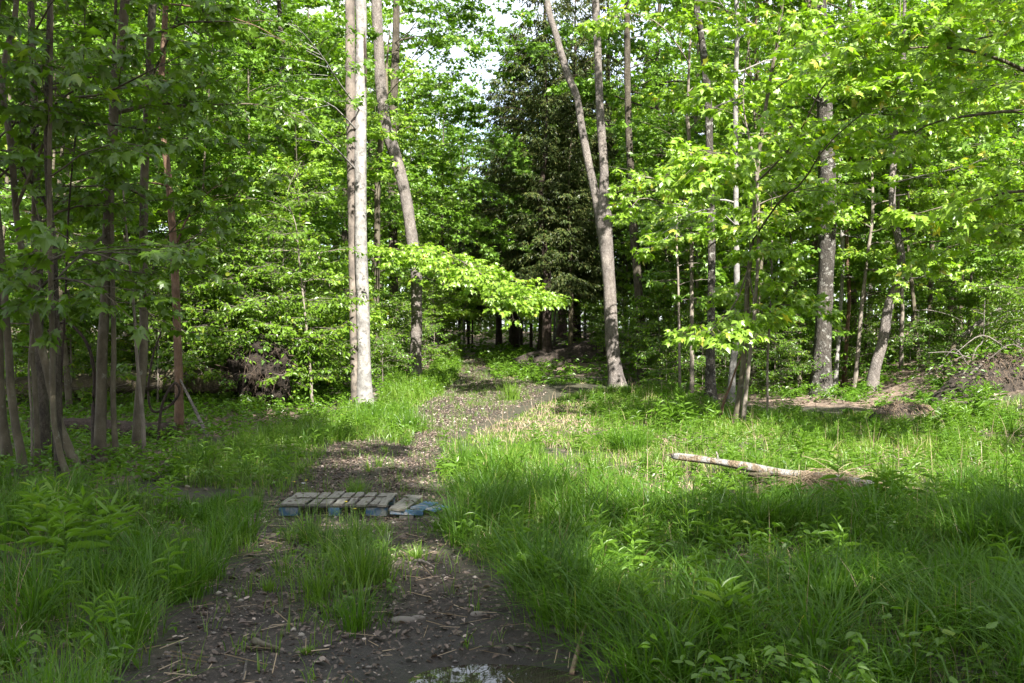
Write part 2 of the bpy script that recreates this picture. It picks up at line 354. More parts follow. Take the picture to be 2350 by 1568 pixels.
# ------------------------------------------------------------------ tags
def tag(o, label=None, cat=None, group=None, kind=None):
    if label: o['label'] = label
    if cat: o['category'] = cat
    if group: o['group'] = group
    if kind: o['kind'] = kind
    return o
def empty(name, loc, label, cat, group=None, rz=0, sc=1):
    o = bpy.data.objects.new(name, None); COL.objects.link(o); o.empty_display_size = .3
    o.location = [float(q) for q in loc]; o.rotation_euler = (0, 0, rz); o.scale = (sc, sc, sc)
    return tag(o, label, cat, group)
def copy_tree(o):
    c = o.copy(); COL.objects.link(c)
    for ch in o.children:
        d = ch.copy(); COL.objects.link(d); d.parent = c
    return c

# ------------------------------------------------------------------ ground sheet + track
def axis(lo, hi, fine_lo, fine_hi, step):
    a = list(np.arange(fine_lo, fine_hi, step))
    s = step; x = fine_hi
    while x < hi: a.append(x); s *= 1.25; x += s
    a.append(hi)
    s = step * 1.25; x = fine_lo - s; b = []
    while x > lo: b.append(x); s *= 1.25; x -= s
    b.append(lo)
    return np.array(b[::-1] + a)
gxs = axis(-260, 260, -9.0, 9.0, 0.1); gys = axis(-120, 420, 2.4, 26.0, 0.1)
GX, GY = np.meshgrid(gxs, gys)
GZ = gz(GX, GY)
dm = dirtmask(GX, GY).astype(float)
def blur(a, k):
    for _ in range(k):
        b = a.copy(); b[1:] += a[:-1]; b[:-1] += a[1:]; b[:, 1:] += a[:, :-1]; b[:, :-1] += a[:, 1:]
        a = b / 5
    return a
dms = blur(dm, 2)
LITTER = [poly(p) for p in (
    [(-500, 1150), (-500, 900), (420, 860), (560, 900), (700, 930), (620, 1000), (430, 1010), (400, 1060), (330, 1100), (100, 1150)],
    [(1480, 880), (1600, 930), (1900, 935), (2200, 925), (2700, 900), (2700, 800), (1500, 810)])]
wood = (np.abs(GX) > 5).astype(float) * (GY > 22) + (GY > 30) + ((GY < 0) | (np.abs(GX) > 12))
lit = np.clip(wood, 0, 1)
for p in LITTER: lit = np.maximum(lit, inside(p, GX, GY))
lit = blur(lit, 4)
gvar = np.clip(0.5 - 0.5 * lit, 0, 1) * (1 - dms) + dms
wet = np.clip(1.25 * np.exp(-(((GX - 0.02) / 1.0) ** 2 + ((GY - 4.25) / .62) ** 2)) + 0.55 * np.exp(-(((GX + .1) / .9) ** 2 + ((GY - 3.4) / .7) ** 2)), 0, 1)
ny, nx = GX.shape
V = np.stack([GX, GY, GZ], -1).reshape(-1, 3)
i = (np.arange(ny - 1) * nx)[:, None]; j = np.arange(nx - 1)[None, :]
Q = np.stack([i + j, i + j + 1, i + nx + j + 1, i + nx + j], -1)
fm = dm[:-1, :-1] > .5
def gsheet(name, quads, label):
    used = np.unique(quads); remap = np.zeros(len(V), int); remap[used] = np.arange(len(used))
    mb = MB(); mb.add(V[used], q=remap[quads], var=gvar.ravel()[used])
    o = mb.build(name, M['ground'], smooth=True)
    at = o.data.attributes.new('wet', 'FLOAT', 'POINT'); at.data.foreach_set('value', wet.ravel()[used].astype(np.float32))
    return tag(o, label, 'ground' if name == 'ground' else 'path', kind='structure')
gsheet('ground', Q[~fm].reshape(-1, 4), 'brown leaf covered forest floor and meadow soil')
gsheet('path', Q[fm].reshape(-1, 4), 'muddy two rut dirt track leading into the wood')
# puddle
mb = MB(); th = np.linspace(0, 2 * math.pi, 48, endpoint=False)
pr = 1 + .18 * np.sin(th * 3 + 1) + .1 * np.sin(th * 5)
pv = np.stack([-.08 + .70 * pr * np.cos(th), 4.36 + .40 * pr * np.sin(th), np.full(48, 0.0)], 1)
pz = float(gz(-.08, 4.36)) + .05
pv[:, 2] = pz
mb.add(np.vstack([pv, [[-.08, 4.36, pz]]]), t=[(48, k, (k + 1) % 48) for k in range(48)])
tag(mb.build('puddle', M['water']), 'small muddy puddle reflecting the sky at the near end of the track', 'puddle', kind='structure')

# ------------------------------------------------------------------ trees
def crown(rs, bmb, lmb, tp, tr, cfg):
    """tp(h)->point on trunk at height h, tr(h)->radius; grows limbs (into bmb) and leaves (into lmb)"""
    n = cfg['n']; z0, z1 = cfg['z0'], cfg['z1']; Lm = cfg['L']; tm = cfg.get('leaf', MAPLE_MID); ls = cfg.get('size', .12)
    den = cfg.get('den', 1.0); vb = cfg.get('vb', 0.0)
    az0, azs = cfg.get('az', (0, math.pi))
    limbs = [np.asarray(p, float) for p in cfg.get('custom', [])]
    lim_r = [None] * len(limbs)
    for k in range(n):
        f = (k + rs.random()) / n
        h = z0 + (z1 - z0) * f
        az = az0 + rs.uniform(-azs, azs)
        prof = cfg.get('prof', lambda f: (0.55 + 0.9 * f * (1 - f) * 2 if f < .5 else 1.0 - (f - .5) * 1.5))
        L = Lm * max(.2, prof(f)) * rs.uniform(.75, 1.2)
        e = cfg.get('e0', .15) + (cfg.get('e1', 1.0) - cfg.get('e0', .15)) * f + rs.normal(0, .12)
        m = 7; p = tp(h); P = [p]; a = az
        for s in range(1, m):
            t = s / (m - 1)
            a += rs.normal(0, .14)
            ee = e * (1 - .75 * t) - cfg.get('droop', .25) * t + rs.normal(0, .09)
            p = p + L / (m - 1) * np.array([math.cos(ee) * math.cos(a), math.cos(ee) * math.sin(a), math.sin(ee)])
            P.append(p)
        limbs.append(np.array(P)); lim_r.append(min(.45 * tr(h), .008 + .011 * L))
    for li, (P, r0) in enumerate(zip(limbs, lim_r)):
        L = np.linalg.norm(np.diff(P, axis=0), axis=1).sum()
        if r0 is None: r0 = min(.022, .008 + .006 * L)
        m = len(P)
        tube(bmb, catmull(P, m * 2), np.linspace(r0, .004, m * 2), 5, cap=False)
        PP = catmull(P, 40); TT = nrm(np.gradient(PP, axis=0))
        ns = max(3, int(L / .24 * min(1.4, den ** .5)))
        t = np.sort(rs.uniform(.16, 1, ns)); idx = np.minimum((t * 39).astype(int), 39)
        p0 = PP[idx]; tg = TT[idx]
        side = nrm(np.cross(tg, [0, 0, 1.0])); sg = np.where(np.arange(ns) % 2, 1, -1)[:, None]
        sl = np.minimum(1.35, .5 * L * (1.08 - t) + .28) * rs.uniform(.6, 1.2, ns)
        d = nrm(tg * .65 + side * sg * rs.uniform(.5, 1.0, (ns, 1)) + np.array([0, 0, 1]) * rs.normal(.08, .18, (ns, 1)))
        ts = np.linspace(0, 1, 4)
        drp = np.array([0, 0, -1.0])
        SP = p0[:, None] + d[:, None] * (sl[:, None] * ts)[..., None] + drp * (.16 * sl[:, None] * ts ** 2)[..., None]
        tubes_batch(bmb, SP, (np.minimum(.006, .5 * r0) * (1 - .7 * ts))[None, :] * np.ones((ns, 1)), 3)
        # twigs
        nt_ = max(1, int(round(3.6 * den)))
        q = np.repeat(np.arange(ns), nt_); tt = rs.uniform(.2, 1, len(q))
        b0 = p0[q] + d[q] * (sl[q] * tt)[:, None] + drp * (.16 * sl[q] * tt ** 2)[:, None]
        sd = nrm(np.cross(d[q], [0, 0, 1.0])) * np.where(rs.random(len(q)) < .5, 1, -1)[:, None]
        td = nrm(d[q] * .6 + sd * rs.uniform(.3, 1, (len(q), 1)) + np.array([0, 0, 1]) * rs.normal(0, .22, (len(q), 1)))
        tl = rs.uniform(.14, .36, len(q)) * cfg.get('tw', 1)
        t3 = np.linspace(0, 1, 2)
        TP = b0[:, None] + td[:, None] * (tl[:, None] * t3)[..., None]
        if cfg.get('twigs', True):
            tubes_batch(bmb, TP, np.full((len(q), 2), .0022), 3)
        # leaves along twigs, in opposite pairs, and a terminal one
        nl = 3
        A = []; D_ = []; 
        for a_ in range(nl):
            f = (a_ + .6) / nl
            for sgn in (1, -1):
                pos = b0 + td * (tl * f)[:, None]
                sdir = nrm(np.cross(td, [0, 0, 1.0])) * sgn
                dd = nrm(sdir * rs.uniform(.5, 1, (len(q), 1)) + td * rs.uniform(.1, .8, (len(q), 1)) + np.array([0, 0, -1]) * rs.uniform(.05, .75, (len(q), 1)))
                A.append(pos + dd * ls * .35); D_.append(dd)
        A.append(b0 + td * tl[:, None]); D_.append(nrm(td + np.array([0, 0, -1]) * rs.uniform(0, .6, (len(q), 1))))
        A = np.concatenate(A); D_ = np.concatenate(D_)
        keep = rs.random(len(A)) < cfg.get('keep', .95)
        A, D_ = A[keep], D_[keep]
        NN = np.array([0, 0, 1.0]) + rs.normal(0, .5, A.shape)
        var = np.clip(rs.normal(.42 + vb + rs.normal(0, .08), .24, len(A)), 0, .84)
        yg = rs.random(len(A)) < cfg.get('young', .03); var[yg] = rs.uniform(.88, 1, yg.sum())
        leaves(lmb, tm, A, D_, NN, ls * np.clip(rs.normal(.88, .24, len(A)), .4, 1.4), var)

def trunk_path(pts, H, y, base):
    """pts: (u, v, w) in the 2350 view from base up -> metres relative to base, extended to height H"""
    P = []; Rr = []
    for k, (u, v, w) in enumerate(pts):
        p = pix(u, v, y) - base
        P.append(p); Rr.append(px2m(w, y) / 2)
    P = np.array(P); P[0] = [0, 0, -.12]
    Rr = np.array(Rr)
    top = P[-1]
    if H > top[2] + .5:
        d = nrm(P[-1] - P[-2]); d = nrm(d * .4 + np.array([0, 0, 1.0]))
        r = Rr[-1]; n = max(2, int((H - top[2]) / 2.5))
        rl = np.random.default_rng(int(abs(P[-1].sum() * 1000)) % 99991)
        for s in range(1, n + 1):
            t = s / n
            P = np.vstack([P, top + d * (H - top[2]) * t + np.array([rl.normal(0, .12), rl.normal(0, .12), 0])])
            Rr = np.append(Rr, max(.006, r * (1 - .93 * t)))
    # gentle wander in depth so stems are not confined to one plane
    h = P[:, 2]; P[:, 1] += .12 * np.sin(h * .55 + P[0, 0] * 3 + base[0]) * np.clip(h / 3, 0, 1)
    return P, Rr
def pathfn(P, Rr):
    h = P[:, 2]
    o = np.argsort(h)
    return (lambda z: np.array([np.interp(z, h[o], P[o, 0]), np.interp(z, h[o], P[o, 1]), z])), (lambda z: float(np.interp(z, h[o], Rr[o])))
SEED = [100]
def hero(name, label, cat, pts, H, barkm, leafm, cfgs, extra=None, group=None, sides=14, yoff=0.0):
    SEED[0] += 1; rs = np.random.default_rng(SEED[0])
    base = G(pts[0][0], pts[0][1]); y = base[1]
    root = empty(name, base, label, cat, group)
    P, Rr = trunk_path(pts, H, y, base)
    mb = MB(); n = max(14, int(P[-1, 2] / .16)); n = min(n, 110)
    PP = catmull(P, n); RR = np.interp(np.linspace(0, len(P) - 1, n), np.arange(len(P)), Rr)
    tube(mb, PP, RR, sides, lump=.10, flare=.38, seed=SEED[0])
    tp, tr = pathfn(PP, RR)
    lm = MB()
    for c in cfgs:
        c = dict(c)
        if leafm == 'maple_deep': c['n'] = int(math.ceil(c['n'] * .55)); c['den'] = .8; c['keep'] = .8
        if 'cpx' in c:   # limbs whose course was read off the photo: (u, v, y offset)
            c['custom'] = [np.array([pix(u, v, y + dy) - base for u, v, dy in pl]) for pl in c['cpx']]
        crown(rs, mb, lm, tp, tr, c)
    for e in (extra or []):   # further stems of the same tree
        Q_ = np.array([pix(u, v, y) - base for u, v, w in e['pts']]); q_r = np.array([px2m(w, y) / 2 for _, _, w in e['pts']])
        if e.get('ground'): Q_[0, 2] = -.12
        He = e.get('H', 0)
        if He > Q_[-1, 2]:
            d = nrm(Q_[-1] - Q_[-2]); d = nrm(d * .5 + np.array([0, 0, 1.]))
            for t in (.5, 1): 
                Q_ = np.vstack([Q_, Q_[len(e['pts']) - 1] + d * (He - Q_[len(e['pts']) - 1, 2]) * t]); q_r = np.append(q_r, max(.01, q_r[len(e['pts']) - 1] * (1 - .9 * t)))
        nn = max(10, int(np.ptp(Q_[:, 2]) / .16))
        Qc = catmull(Q_, nn); Rc = np.interp(np.linspace(0, len(Q_) - 1, nn), np.arange(len(Q_)), q_r)
        m2 = MB() if e.get('own') else mb
        tube(m2, Qc, Rc, sides, lump=.07, flare=.25 if e.get('ground') else 0, seed=SEED[0] + 50)
        if e.get('cfg'):
            a_, b_ = pathfn(Qc, Rc); crown(rs, m2, lm, a_, b_, e['cfg'])
        if e.get('own'): m2.build(e['own'], M[e.get('bark', barkm)], root, True)
    mb.build('trunk', M[barkm], root, True)
    if lm.n: lm.build('crown', M[leafm], root)
    return root, base

HI = MAPLE_HI
TOP = lambda z0, z1, L=3.2, n=14, **k: dict(n=n, z0=z0, z1=z1, L=L, size=.17, den=.8, twigs=False, e0=.3, e1=1.1, **k)
LF = dict(leaf=HI, size=.135, den=1.0, young=.01)
hp = math.pi / 2
# ---- left clump, in the shade
LG = 'smooth grey maples of the shaded left clump'
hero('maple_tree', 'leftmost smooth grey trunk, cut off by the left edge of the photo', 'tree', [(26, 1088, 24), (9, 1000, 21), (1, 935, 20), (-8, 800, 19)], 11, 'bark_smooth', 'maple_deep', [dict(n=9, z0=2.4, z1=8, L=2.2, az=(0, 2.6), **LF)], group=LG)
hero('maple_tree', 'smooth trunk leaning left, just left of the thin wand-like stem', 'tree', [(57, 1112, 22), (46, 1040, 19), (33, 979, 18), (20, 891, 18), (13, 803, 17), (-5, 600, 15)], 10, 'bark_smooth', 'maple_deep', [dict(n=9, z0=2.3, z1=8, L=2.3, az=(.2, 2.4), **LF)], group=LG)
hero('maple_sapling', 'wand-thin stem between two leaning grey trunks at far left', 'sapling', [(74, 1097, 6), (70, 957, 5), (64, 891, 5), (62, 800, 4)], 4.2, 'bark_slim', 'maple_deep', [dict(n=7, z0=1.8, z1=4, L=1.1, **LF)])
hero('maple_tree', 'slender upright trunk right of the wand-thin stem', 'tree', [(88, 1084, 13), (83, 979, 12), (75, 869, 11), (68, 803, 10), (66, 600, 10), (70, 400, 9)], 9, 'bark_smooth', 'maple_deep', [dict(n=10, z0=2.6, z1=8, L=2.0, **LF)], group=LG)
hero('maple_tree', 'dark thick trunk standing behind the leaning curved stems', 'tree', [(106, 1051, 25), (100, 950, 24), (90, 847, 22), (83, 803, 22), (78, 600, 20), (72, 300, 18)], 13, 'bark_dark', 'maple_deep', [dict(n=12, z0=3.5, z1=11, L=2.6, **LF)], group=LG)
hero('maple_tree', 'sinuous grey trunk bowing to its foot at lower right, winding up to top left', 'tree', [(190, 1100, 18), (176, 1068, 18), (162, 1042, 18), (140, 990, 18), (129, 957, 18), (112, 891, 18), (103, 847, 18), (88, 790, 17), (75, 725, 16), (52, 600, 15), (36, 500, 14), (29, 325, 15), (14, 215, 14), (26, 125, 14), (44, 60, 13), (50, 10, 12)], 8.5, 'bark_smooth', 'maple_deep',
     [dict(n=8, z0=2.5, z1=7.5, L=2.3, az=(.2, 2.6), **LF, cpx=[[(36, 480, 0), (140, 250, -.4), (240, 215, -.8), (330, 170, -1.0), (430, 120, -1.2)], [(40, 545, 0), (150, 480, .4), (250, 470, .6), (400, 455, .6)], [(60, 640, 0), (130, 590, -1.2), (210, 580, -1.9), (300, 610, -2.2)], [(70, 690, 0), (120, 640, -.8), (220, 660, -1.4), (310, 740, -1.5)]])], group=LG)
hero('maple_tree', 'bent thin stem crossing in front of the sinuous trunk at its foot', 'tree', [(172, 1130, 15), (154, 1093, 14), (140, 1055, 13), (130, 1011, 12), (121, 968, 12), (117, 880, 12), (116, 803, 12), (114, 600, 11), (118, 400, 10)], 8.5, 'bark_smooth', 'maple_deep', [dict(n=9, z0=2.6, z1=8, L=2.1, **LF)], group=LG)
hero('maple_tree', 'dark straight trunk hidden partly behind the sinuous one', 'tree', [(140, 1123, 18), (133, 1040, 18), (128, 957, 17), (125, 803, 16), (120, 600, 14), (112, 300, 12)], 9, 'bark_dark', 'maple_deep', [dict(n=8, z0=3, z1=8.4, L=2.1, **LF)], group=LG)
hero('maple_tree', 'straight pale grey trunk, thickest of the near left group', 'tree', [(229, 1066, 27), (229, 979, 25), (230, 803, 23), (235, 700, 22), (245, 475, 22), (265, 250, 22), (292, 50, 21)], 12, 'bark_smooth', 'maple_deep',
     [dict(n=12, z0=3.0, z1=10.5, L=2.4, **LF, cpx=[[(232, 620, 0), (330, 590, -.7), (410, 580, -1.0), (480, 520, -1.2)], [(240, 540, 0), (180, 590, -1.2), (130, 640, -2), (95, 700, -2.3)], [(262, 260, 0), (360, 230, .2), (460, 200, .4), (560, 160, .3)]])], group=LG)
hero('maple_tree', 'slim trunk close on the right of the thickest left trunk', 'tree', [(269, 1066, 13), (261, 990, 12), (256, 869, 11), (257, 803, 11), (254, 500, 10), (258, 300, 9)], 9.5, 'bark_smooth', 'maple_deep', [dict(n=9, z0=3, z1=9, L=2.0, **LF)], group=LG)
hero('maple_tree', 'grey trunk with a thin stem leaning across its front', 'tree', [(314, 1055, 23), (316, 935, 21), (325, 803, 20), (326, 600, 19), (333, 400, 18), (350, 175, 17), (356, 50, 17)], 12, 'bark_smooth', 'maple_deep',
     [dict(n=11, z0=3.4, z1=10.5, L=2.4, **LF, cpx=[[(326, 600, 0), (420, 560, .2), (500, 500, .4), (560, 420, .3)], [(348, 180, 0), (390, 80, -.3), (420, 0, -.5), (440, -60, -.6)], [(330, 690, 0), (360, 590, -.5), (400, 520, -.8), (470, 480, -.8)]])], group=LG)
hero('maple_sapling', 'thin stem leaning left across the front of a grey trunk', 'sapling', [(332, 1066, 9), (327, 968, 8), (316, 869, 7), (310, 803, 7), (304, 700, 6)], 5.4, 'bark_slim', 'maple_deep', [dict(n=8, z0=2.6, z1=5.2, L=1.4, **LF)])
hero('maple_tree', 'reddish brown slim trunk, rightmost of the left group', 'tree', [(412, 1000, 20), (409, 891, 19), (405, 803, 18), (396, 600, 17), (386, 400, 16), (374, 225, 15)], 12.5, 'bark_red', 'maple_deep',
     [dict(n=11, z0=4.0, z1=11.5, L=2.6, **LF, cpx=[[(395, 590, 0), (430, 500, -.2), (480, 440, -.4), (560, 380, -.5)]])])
# ---- centre
hero('birch_tree', 'pale grey two stemmed tree with a dead split near its top, left of the track', 'tree', [(838, 932, 38), (835, 800, 31), (832, 600, 29), (830, 500, 28), (826, 200, 26), (825, 0, 26)], 18, 'bark_pale', 'maple', [TOP(10.4, 17, 3.4, 16),
     dict(n=0, z0=1, z1=2, L=1, size=.12, cpx=[[(826, 255, 0), (778, 190, -1.5), (740, 130, -2.4), (690, 70, -3.4), (640, 20, -4)], [(820, 300, 0), (760, 240, -1), (700, 225, -2), (620, 205, -2.6)], [(818, 390, 0), (770, 340, -.8), (720, 290, -1.6), (690, 250, -2)]])],
     extra=[dict(pts=[(817, 922, 22), (812, 750, 20), (810, 600, 20), (807, 400, 22), (804, 200, 23), (803, 0, 22)], ground=True, H=17, own='trunk', bark='bark_tan', cfg=TOP(10.6, 16, 3, 10))])
hero('cherry_tree', 'curved scaly trunk bowing right, lit low down and dark above, beside the track', 'tree', [(951, 874, 34), (954, 820, 28), (957, 700, 26), (954, 610, 26), (945, 540, 26), (926, 430, 26), (905, 350, 27), (885, 290, 28), (875, 230, 25), (868, 100, 24), (864, 0, 24)], 18, 'bark_cherry', 'maple', [TOP(11.5, 17.5, 3.2, 14)])
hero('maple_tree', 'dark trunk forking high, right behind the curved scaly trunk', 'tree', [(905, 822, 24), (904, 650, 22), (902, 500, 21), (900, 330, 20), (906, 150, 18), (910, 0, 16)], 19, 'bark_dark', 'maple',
     [dict(n=15, z0=6.5, z1=17.5, L=3.4, az=(1.4, 2.0), size=.165, leaf=MAPLE_MID, den=1.5, young=.02, cpx=[
         [(902, 400, 0), (980, 375, -1), (1070, 330, -1.6), (1150, 330, -2), (1210, 400, -2)], [(900, 330, 0), (960, 190, -.5), (1040, 130, -1), (1140, 100, -1.5), (1250, 120, -2)],
         [(902, 430, 0), (1000, 400, 1), (1100, 420, 1), (1200, 480, .6), (1245, 545, .4)], [(902, 240, 0), (980, 210, 1), (1080, 160, 1.5), (1200, 170, 2)],
         [(904, 300, 0), (960, 250, -1.2), (1010, 190, -1.8), (1080, 200, -2.2)], [(903, 460, 0), (990, 470, -.6), (1090, 500, -.8), (1160, 560, -1)], [(905, 200, 0), (1000, 60, 0), (1100, 20, 0), (1210, 40, -.5)], [(905, 180, 0), (990, 110, .6), (1080, 70, 1), (1180, 90, 1.4), (1260, 180, 1.6)], [(905, 300, 0), (980, 280, .4), (1060, 250, .8), (1120, 250, 1)], [(905, 100, 0), (960, 60, -1), (1030, 70, -1.6), (1090, 120, -2)], [(902, 480, 0), (1000, 440, -.5), (1120, 440, -1), (1225, 500, -1.2), (1255, 545, -1.3)], [(902, 390, 0), (1010, 335, -1.4), (1120, 320, -2), (1205, 385, -2.4)], [(903, 560, 0), (1000, 530, -.5), (1110, 520, -1), (1220, 570, -1.4)],
         [(902, 520, 0), (985, 520, -1), (1060, 530, -1.5), (1130, 590, -1.6)], [(904, 260, 0), (850, 200, -1), (780, 180, -1.8), (700, 200, -2)], [(905, 120, 0), (990, 10, -1), (1080, -30, -1), (1180, -20, -1)]])])
hero('maple_tree', 'slim trunk behind the two stemmed pale tree, bearing the long bright low bough', 'tree', [(858, 852, 15), (864, 700, 14), (867, 500, 14), (869, 400, 13), (877, 300, 12), (885, 240, 11)], 11.5, 'bark_smooth', 'maple_bright',
     [dict(n=9, z0=5.2, z1=11, L=2.2, size=.125, leaf=HI, den=.9),
      dict(n=0, z0=1, z1=2, L=1, size=.135, leaf=HI, den=1.9, young=.04, tw=1.0, cpx=[[(864, 590, 0), (900, 572, -2.5), (985, 572, -4.2), (1060, 600, -5.2), (1140, 650, -5.8), (1220, 690, -6.2)], [(866, 600, 0), (905, 592, -2.2), (960, 596, -3), (1040, 620, -4), (1110, 665, -4.6)], [(985, 575, -4.2), (1080, 625, -4.6), (1170, 660, -5), (1290, 680, -5.2)], [(1060, 600, -5.2), (1120, 640, -5.8), (1170, 690, -6.1), (1190, 725, -6.3)]])])
hero('maple_tree', 'dark slim trunk hidden on the left behind the two stemmed pale tree', 'tree', [(797, 848, 15), (794, 650, 14), (792, 500, 13), (800, 300, 12)], 12, 'bark_dark', 'maple', [dict(n=15, z0=3.4, z1=11.5, L=2.8, size=.13, den=1, az=(math.pi, 1.7))])
hero('beech_sapling', 'thin whitish sapling with a bare lower stem, left of the two stemmed tree', 'sapling', [(718, 938, 7), (712, 860, 6), (704, 760, 5), (690, 615, 4), (682, 520, 2.5)], 5.2, 'bark_slim', 'beech', [dict(n=13, z0=2.1, z1=5.0, L=1.2, leaf=OVAL, size=.09, den=1, young=.05)])
# forked tree and neighbour
hero('cherry_tree', 'tall forked trunk splitting into two limbs right of the track', 'tree', [(1420, 890, 42), (1412, 850, 34), (1406, 800, 32), (1397, 650, 29), (1390, 560, 32), (1384, 500, 37), (1386, 440, 24), (1386, 380, 20), (1378, 250, 19), (1372, 100, 18), (1367, 0, 17)], 19, 'bark_cherry', 'maple', [TOP(12, 18, 3.2, 14)],
     extra=[dict(pts=[(1381, 540, 22), (1372, 478, 21), (1352, 380, 18), (1336, 300, 17), (1324, 225, 16), (1302, 170, 17), (1276, 80, 15), (1256, 0, 14)], H=17, own='limb', cfg=TOP(12, 16.5, 2.6, 9))])
hero('cherry_tree', 'dark straight trunk just right of the forked tree', 'tree', [(1476, 874, 24), (1466, 700, 20), (1456, 550, 19), (1449, 400, 17), (1442, 250, 15), (1437, 0, 13)], 19, 'bark_dark', 'maple', [TOP(12.5, 18, 3.0, 12), dict(n=4, z0=8, z1=12, L=1.6, size=.13, az=(0, 1.2))])
# ---- right
BR = dict(leaf=HI, size=.145, den=1.4, young=.06)
hero('maple_sapling', 'slim stem with sunlit sprays, first to the left of the dark mottled trunk', 'sapling', [(1588, 908, 10), (1587, 700, 9), (1588, 500, 8), (1584, 330, 8), (1580, 250, 6), (1583, 100, 5)], 10.5, 'bark_slim', 'maple_bright',
     [dict(n=9, z0=3.6, z1=10, L=1.6, az=(.4, 1.3), **BR), dict(n=0, z0=1, z1=2, L=1, **dict(BR, den=1.0), cpx=[[(1586, 470, 0), (1540, 430, -1.2), (1480, 405, -2), (1425, 425, -2.4)], [(1587, 520, 0), (1530, 470, -1), (1470, 455, -1.6), (1445, 485, -1.8)], [(1584, 150, 0), (1520, 60, -1), (1440, 30, -1.8), (1390, 50, -2)]])])
hero('maple_sapling', 'thin bare stem left of the slim sunlit sapling', 'sapling', [(1561, 912, 6), (1558, 800, 6), (1556, 650, 5), (1553, 550, 4)], 5.6, 'bark_slim', 'maple', [dict(n=10, z0=2.2, z1=5.4, L=1.1, az=(.3, 1.5), **BR)])
hero('black_cherry_tree', 'dark mottled trunk with a kink near the top, between forked tree and slim pale stem', 'tree', [(1631, 924, 27), (1630, 800, 20), (1634, 600, 17), (1632, 400, 17), (1628, 250, 17), (1618, 150, 16), (1605, 60, 14), (1597, 0, 14)], 17, 'bark_mottled', 'maple_bright', [TOP(9.6, 16.5, 3, 12), dict(n=4, z0=5.5, z1=9, L=1.4, **BR)])
hero('maple_tree', 'pale slim trunk beside the clump of leaning stems', 'tree', [(1676, 923, 17), (1682, 836, 15), (1690, 770, 14), (1692, 671, 13), (1691, 400, 12), (1688, 200, 11), (1690, 50, 10)], 13, 'bark_pale', 'maple_bright', [dict(n=15, z0=4.2, z1=12, L=2.4, **BR, cpx=[[(1691, 520, 0), (1640, 480, -1.5), (1570, 500, -2.2), (1520, 560, -2.5)]])])
hero('maple_tree', 'thickest leaning stem of the clump on the right, brown grey', 'tree', [(1685, 978, 15), (1702, 857, 13), (1711, 748, 12), (1713, 660, 11), (1724, 560, 10), (1745, 350, 9), (1768, 200, 8), (1790, 80, 7)], 9, 'bark_smooth', 'maple_bright',
     [dict(n=9, z0=3.6, z1=8.6, L=2.0, **BR, cpx=[[(1722, 560, 0), (1790, 460, -1.5), (1840, 420, -2.5), (1900, 330, -3.4), (2010, 240, -4.2), (2110, 195, -5)], [(1735, 420, 0), (1820, 330, -2), (1900, 180, -3), (1990, 130, -4), (2150, 60, -5)], [(1716, 620, 0), (1690, 690, -1), (1650, 740, -1.5), (1630, 760, -1.7)], [(1716, 620, 0), (1730, 690, -1), (1710, 740, -1.4)], [(1735, 460, 0), (1700, 380, -1.2), (1640, 350, -2), (1590, 390, -2.4)]])])
hero('maple_tree', 'thin grey stem, rightmost of the leaning clump', 'tree', [(1703, 980, 11), (1713, 880, 9), (1722, 792, 8), (1731, 704, 8), (1740, 550, 7), (1738, 400, 6)], 7.5, 'bark_slim', 'maple_bright', [dict(n=7, z0=3.2, z1=7.3, L=1.7, **BR)])
hero('maple_sapling', 'short reddish stem slanting right at the foot of the clump', 'sapling', [(1648, 969, 7), (1660, 923, 6), (1674, 888, 5), (1690, 840, 4)], 3.0, 'bark_red', 'maple_bright', [dict(n=4, z0=1.7, z1=2.9, L=.7, **BR)])
hero('pine_tree', 'pinkish flaky trunk behind the leaning clump', 'tree', [(1740, 858, 30), (1741, 792, 24), (1742, 682, 20), (1743, 400, 17)], 19, 'bark_pink', 'maple', [dict(n=14, z0=6.5, z1=18, L=3, size=.15, den=.8)])
hero('maple_sapling', 'wispy crooked sapling right of the leaning clump', 'sapling', [(1760, 969, 7), (1761, 919, 5), (1760, 840, 5), (1764, 770, 5), (1770, 671, 4), (1774, 560, 4)], 5.5, 'bark_slim', 'maple_bright', [dict(n=12, z0=1.9, z1=5.3, L=1.3, **BR)])
hero('maple_tree', 'slim dappled trunk between the clump and the big mottled trunk', 'tree', [(1782, 856, 13), (1780, 770, 11), (1779, 660, 10), (1776, 400, 9)], 12, 'bark_mottled', 'maple_bright', [dict(n=15, z0=4.5, z1=11.6, L=2.2, size=.13, den=1)])
hero('oak_tree', 'big lichen mottled trunk, thickest on the right side', 'tree', [(1884, 908, 56), (1888, 800, 39), (1893, 650, 36), (1896, 500, 38), (1893, 350, 37), (1890, 200, 34), (1885, 0, 30)], 20, 'bark_mottled', 'maple_bright', [TOP(9.8, 19, 4.2, 20), dict(n=6, z0=6, z1=10, L=2.6, **BR)], sides=20)
hero('maple_sapling', 'thin whitish stem hugging the right side of the big mottled trunk', 'sapling', [(1916, 892, 11), (1925, 750, 9), (1930, 600, 8), (1925, 400, 8), (1930, 200, 7)], 10, 'bark_pale', 'maple_bright', [dict(n=14, z0=2.6, z1=9.6, L=1.9, **BR)])
hero('maple_sapling', 'thin orange tinted stem, second to the right of the big mottled trunk', 'sapling', [(1936, 884, 10), (1943, 760, 9), (1946, 680, 8), (1940, 560, 8), (1948, 420, 6)], 8.5, 'bark_red', 'maple_bright', [dict(n=12, z0=2.6, z1=8, L=1.8, **BR)])
hero('maple_tree', 'slim grey stem curving right, midway between mottled and S-curved trunks', 'tree', [(1960, 894, 11), (1967, 828, 9), (1973, 732, 9), (1985, 600, 8), (2000, 480, 7)], 9.5, 'bark_slim', 'maple_bright', [dict(n=14, z0=3, z1=9, L=2, **BR)])
